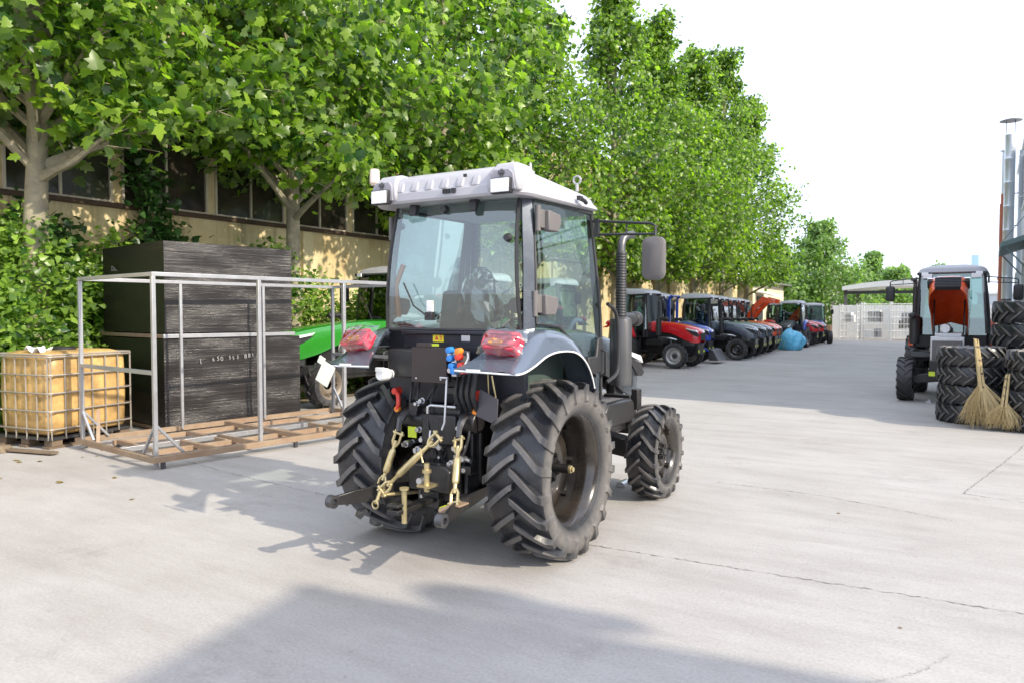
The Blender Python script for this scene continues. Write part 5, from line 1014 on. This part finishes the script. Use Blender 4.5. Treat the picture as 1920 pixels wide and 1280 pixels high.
for s_ in (-1, 1):
    q = MB(); a, m_, e = Vector((s_ * .20, -.18, .42)), Vector((s_ * .33, -.68, .45)), Vector((s_ * .43, -.985, .447)); rs = []
    for p, h_, w_ in ((a, .035, .012), (a.lerp(m_, .5), .045, .012), (m_, .05, .012), (m_.lerp(e, .6), .045, .012), (e, .03, .012)): rs.append([(p.x - w_, p.y, p.z - h_), (p.x + w_, p.y, p.z - h_), (p.x + w_, p.y, p.z + h_), (p.x - w_, p.y, p.z + h_)])
    q.rings(rs); q.b2(s_ * .33 - .03, s_ * .33 + .03, -.74, -.62, .495, .505); lk = P_('lower_link', q, 'black', .004)
    q = MB(); q.lathe([(s_ * .43 - .026, .022), (s_ * .43 - .024, .042), (s_ * .43 + .024, .042), (s_ * .43 + .026, .022), (s_ * .43 + .026, .02), (s_ * .43 - .026, .02)], (0, -1.025, .447), 'x', 20, closed=True); q.build('ball_joint', 'dsteel', lk)
q = MB(); q.tube([(.22, -.35, .40), (.33, -.72, .44)], .012, 8); q.tube([(.27, -.52, .42), (.32, -.68, .44)], .02, 10); P_('check_chain', q, 'zinc', 0); P_('check_chain', MB().tube([(-.22, -.35, .40), (-.31, -.66, .43)], .012, 8), 'zinc', 0)
q = MB(); q.b2(.34, .42, -.83, -.72, .475, .485); q.tube([(.36, -.83, .47), (.29, -.85, .44)], .02, 8); P_('lock_plate', q, 'rustyrail', .003)
# small castings, unions and cables between the wheels
rg = random.Random(31); q = MB(); q2 = MB()
for k in range(34):
    x, y, z = rg.uniform(-.24, .26), rg.uniform(-.53, -.44), rg.uniform(.50, 1.16); r_ = rg.uniform(.008, .02)
    if rg.random() < .5: q.lathe([(y - .03, r_), (y, r_), (y, r_ * 1.5), (y + .05, r_ * 1.5)], (x, 0, z), 'y', 8)
    else: q2.box((x, y + .04, z), (rg.uniform(.03, .09), .07, rg.uniform(.03, .08)), (0, 0, 0))
P_('pipe_union', q, 'steel', 0)['kind'] = 'stuff'; P_('valve_block', q2, 'black', .004)['kind'] = 'stuff'
for k in range(7):
    a = Vector((rg.uniform(-.28, .3), -.42, rg.uniform(1.0, 1.2))); e = Vector((rg.uniform(-.22, .24), -.44, rg.uniform(.55, .85))); m_ = a.lerp(e, .5) + Vector((rg.uniform(-.08, .08), rg.uniform(-.10, -.03), 0))
    P_('cable', MB().tube(lerp_path([a, m_, e], 6), rg.choice((.005, .007, .010)), 6), rg.choice(('plastic', 'plastic', 'dsteel')), 0)
for s_ in (-1, 1):
    P_('axle_flange', MB().lathe([(s_ * .30, .14), (s_ * .335, .14), (s_ * .335, .19), (s_ * .36, .19), (s_ * .36, .12)], (0, 0, .60), 'x', 24), 'black', .004)
    P_('stabiliser_bracket', MB().prism([(-.42, .36), (-.30, .36), (-.26, .62), (-.34, .68), (-.42, .58)], 'x', s_ * .18, s_ * .205), 'dsteel', .004)
P_('panel_seam', MB().b2(-.40, .42, -.3315, -.3302, 1.418, 1.424), 'plastic', 0)
P_('serial_plate', MB().b2(.10, .17, -.3325, -.3305, 1.46, 1.50), 'steel', 0); P_('model_label', MB().b2(-.30, -.22, -.3325, -.3305, 1.37, 1.40), 'white', 0)
# left-hand door opened label card hanging from the left fender
q = MB(); q.box((-.70, -.80, 1.24), (.11, .008, .15), (0, R(28), .1)); q.box((-.735, -.80, 1.33), (.05, .012, .05), (0, R(28), .1)); P_('paper_tag', q, mat('paper_card', (.72, .74, .62), .8), .002)
q = MB(); q.b2(.43, .53, -.772, -.757, 1.292, 1.312); P_('reflector_strip', q, 'white', .002); q = MB(); q.b2(-.60, -.50, -.772, -.757, 1.295, 1.312); P_('reflector_strip', q, 'white', .002)
# underside front: axle bracket, pads
q = MB(); q.b2(.35, .60, 1.50, 1.56, .86, .95); q.b2(.60, .66, 1.52, 1.62, .82, 1.0); P_('front_bracket', q, 'black', .008)
q = MB(); q.b2(.40, .60, .95, 1.35, .9365, .9375); P_('battery_cover', q, 'greyplastic', 0)

# ------------------------------------------------------------------ the other tractors
RX = -9.72
tractor('tractor', 'bright red tractor with silver rims, nearest of the parked row', (-9.57, 22.2, 0), R(-90), 'redpaint', 'redpaint', 'rimwhite', sc=.92)
bt = tractor('tractor', 'blue tractor with blue loader uprights parked behind the red one', (-10.0, 24.5, 0), R(-90), 'bluepaint', 'bluepaint', 'rimwhite', sc=.90)
q = MB()
for s_ in (-1, 1):
    q.tube([(s_ * .42, 1.05, .6), (s_ * .44, 1.05, 2.35), (s_ * .44, 1.15, 2.48)], .045, sq=True)
    q.tube([(s_ * .44, 1.10, .9), (s_ * .46, 2.0, .75), (s_ * .46, 2.6, .45)], .035, sq=True)
q.tube([(-.44, 1.15, 2.47), (.44, 1.15, 2.47)], .035, 8); q.build('loader_arm', 'bluepaint', bt, .006)
q = MB(); q.prism([(2.6, .12), (2.95, .12), (2.75, .5), (2.6, .55)], 'x', -.55, .55); q.build('loader_bucket', 'dsteel', bt, .01)
tractor('tractor', 'slate grey tractor, first of the grey ones in the parked row', (-9.16, 26.96, 0), R(-90), 'greypaint', 'greypaint', 'rimblack', sc=.90)
tractor('tractor', 'slate grey tractor, second of the grey ones in the row', (-9.25, 28.6, 0), R(-90), 'greypaint', 'greypaint', 'rimblack', sc=.89)
tractor('tractor', 'slate grey tractor, last of the grey ones, beside the orange tractors', (-9.4, 30.2, 0), R(-90), 'greypaint', 'greypaint', 'rimblack', sc=.88)
tractor('tractor', 'orange red tractor, first after the grey ones in the row', (-9.5, 31.8, 0), R(-90), 'orangepaint', 'orangepaint', 'rimblack', sc=.88)
lt_ = tractor('tractor', 'orange red tractor with a raised orange loader arm', (-9.72, 33.5, 0), R(-90), 'orangepaint', 'orangepaint', 'rimblack', sc=.87)
q = MB()
for s_ in (-1, 1):
    q.tube([(s_ * .50, .95, .8), (s_ * .50, .95, 1.55)], .06, sq=True); q.tube([(s_ * .50, .95, 1.5), (s_ * .5, 1.5, 2.25), (s_ * .5, 1.85, 2.55), (s_ * .5, 2.35, 2.45)], [.10, .14, .15, .10], sq=True)
q.tube([(-.5, 2.0, 2.55), (.5, 2.0, 2.55)], .05, 8); q.build('loader_arm', 'orangepaint', lt_, .01)
tractor('tractor', 'dark tractor facing the camera behind the blue plastic bag', (-7.95, 38.0, 0), R(180), 'plastic', 'bluepaint', 'rimblack', sc=.86)
tractor('tractor', 'red tractor beyond the blue bag in the parked row', (-9.3, 39.8, 0), R(-90), 'redpaint', 'redpaint', 'rimblack', sc=.85)
tractor('tractor', 'second red tractor beyond the blue bag', (-9.3, 41.4, 0), R(-90), 'redpaint', 'redpaint', 'rimblack', sc=.85)
tractor('tractor', 'violet blue tractor turned towards the yard at the far end of the row', (-8.3, 44.6, 0), R(-155), 'violetpaint', 'violetpaint', 'rimblack', sc=.84)
tractor('tractor', 'green tractor with white roof parked behind the wrapped crates', (-10.42, 12.2, 0), R(180), 'greenpaint', 'greenpaint', 'rimdirty', stretch=1.05)
tractor('tractor', 'green tractor seen only through the cab windows', (-10.5, 15.2, 0), R(180), 'greenpaint', 'greenpaint', 'rimwhite')
tractor('tractor', 'teal tractor behind the cab of the foreground tractor', (-10.4, 18.6, 0), R(180), 'greypaint', 'greypaint', 'rimwhite')
ft = tractor('tractor', 'orange red tractor facing the camera with its hood raised', (-.60, 17.95, 0), R(180), 'orangepaint', 'orangepaint', 'rimblack', hood_open=True)
q = MB(); q.b2(-.22, .22, 1.35, 1.95, 1.08, 1.28); q.lathe([(1.3, .10), (1.75, .10)], (.05, 0, 1.38), 'y', 16) if False else q.lathe([(1.3, .09), (1.75, .09)], (.06, 0, 1.36), 'y', 16); q.b2(-.27, .27, 2.2, 2.26, .75, 1.22); q.build('engine_top', 'steel', ft, .01)
q = MB(); q.b2(-.24, .24, 2.26, 2.30, .78, 1.15); q.build('radiator_grille', 'greyplastic', ft, .01)
q = MB(); q.tube([(.24, 2.0, 1.1), (.25, 1.55, 2.0)], .014, 8); q.tube([(-.24, 2.0, 1.1), (-.25, 1.55, 2.0)], .014, 8); q.build('hood_strut', 'plastic', ft)
q = MB(); [q.b2(s_ * .33, s_ * .50, .90, .95, 2.33, 2.42) for s_ in (-1, 1)]; q.build('front_lamp', 'lenswhite', ft, .006)
# blue bag over a bucket
bm = bmesh.new(); bmesh.ops.create_icosphere(bm, subdivisions=4, radius=1); rg = random.Random(2)
for v in bm.verts:
    p = v.co.copy(); a = math.atan2(p.y, p.x); k = 1 + .10 * math.sin(3 * a + 2 * p.z) + .06 * math.sin(7 * a - 5 * p.z) + rg.uniform(-.02, .02)
    v.co = Vector((p.x * .60 * k, p.y * .45 * k, max(.004, .36 + p.z * .52 * (1 - .15 * math.cos(2 * a)) * k)))
me = bpy.data.meshes.new('plastic_bag'); bm.to_mesh(me); bm.free(); me.materials.append(MT['bagblue']); o = link('plastic_bag', me); o.location = (-7.45, 35.15, 0); tag(o, 'big light blue plastic bag on the ground in front of the parked row', 'bag')

# fallen leaves by the wall
rg = np.random.default_rng(77); n = 260; px = -10.6 + np.abs(rg.normal(0, 1.6, n)); py = rg.uniform(2.0, 24, n)
fl_ = link('fallen_leaves', leaf_mesh('fallen_leaves', LEAF_Q, np.column_stack([px, py, np.full(n, .012)]), rg.normal(0, .12, (n, 3)) + np.array([0, 0, 1.]), rg.uniform(.03, .09, n), rg.uniform(0, 1, n), leaf_mat('dry_leaf', (.10, .06, .02), (.26, .19, .06), .2)))
fl_['kind'] = 'stuff'; fl_['label'] = 'scattered dry brown leaves on the concrete near the factory wall'; fl_['category'] = 'leaves'
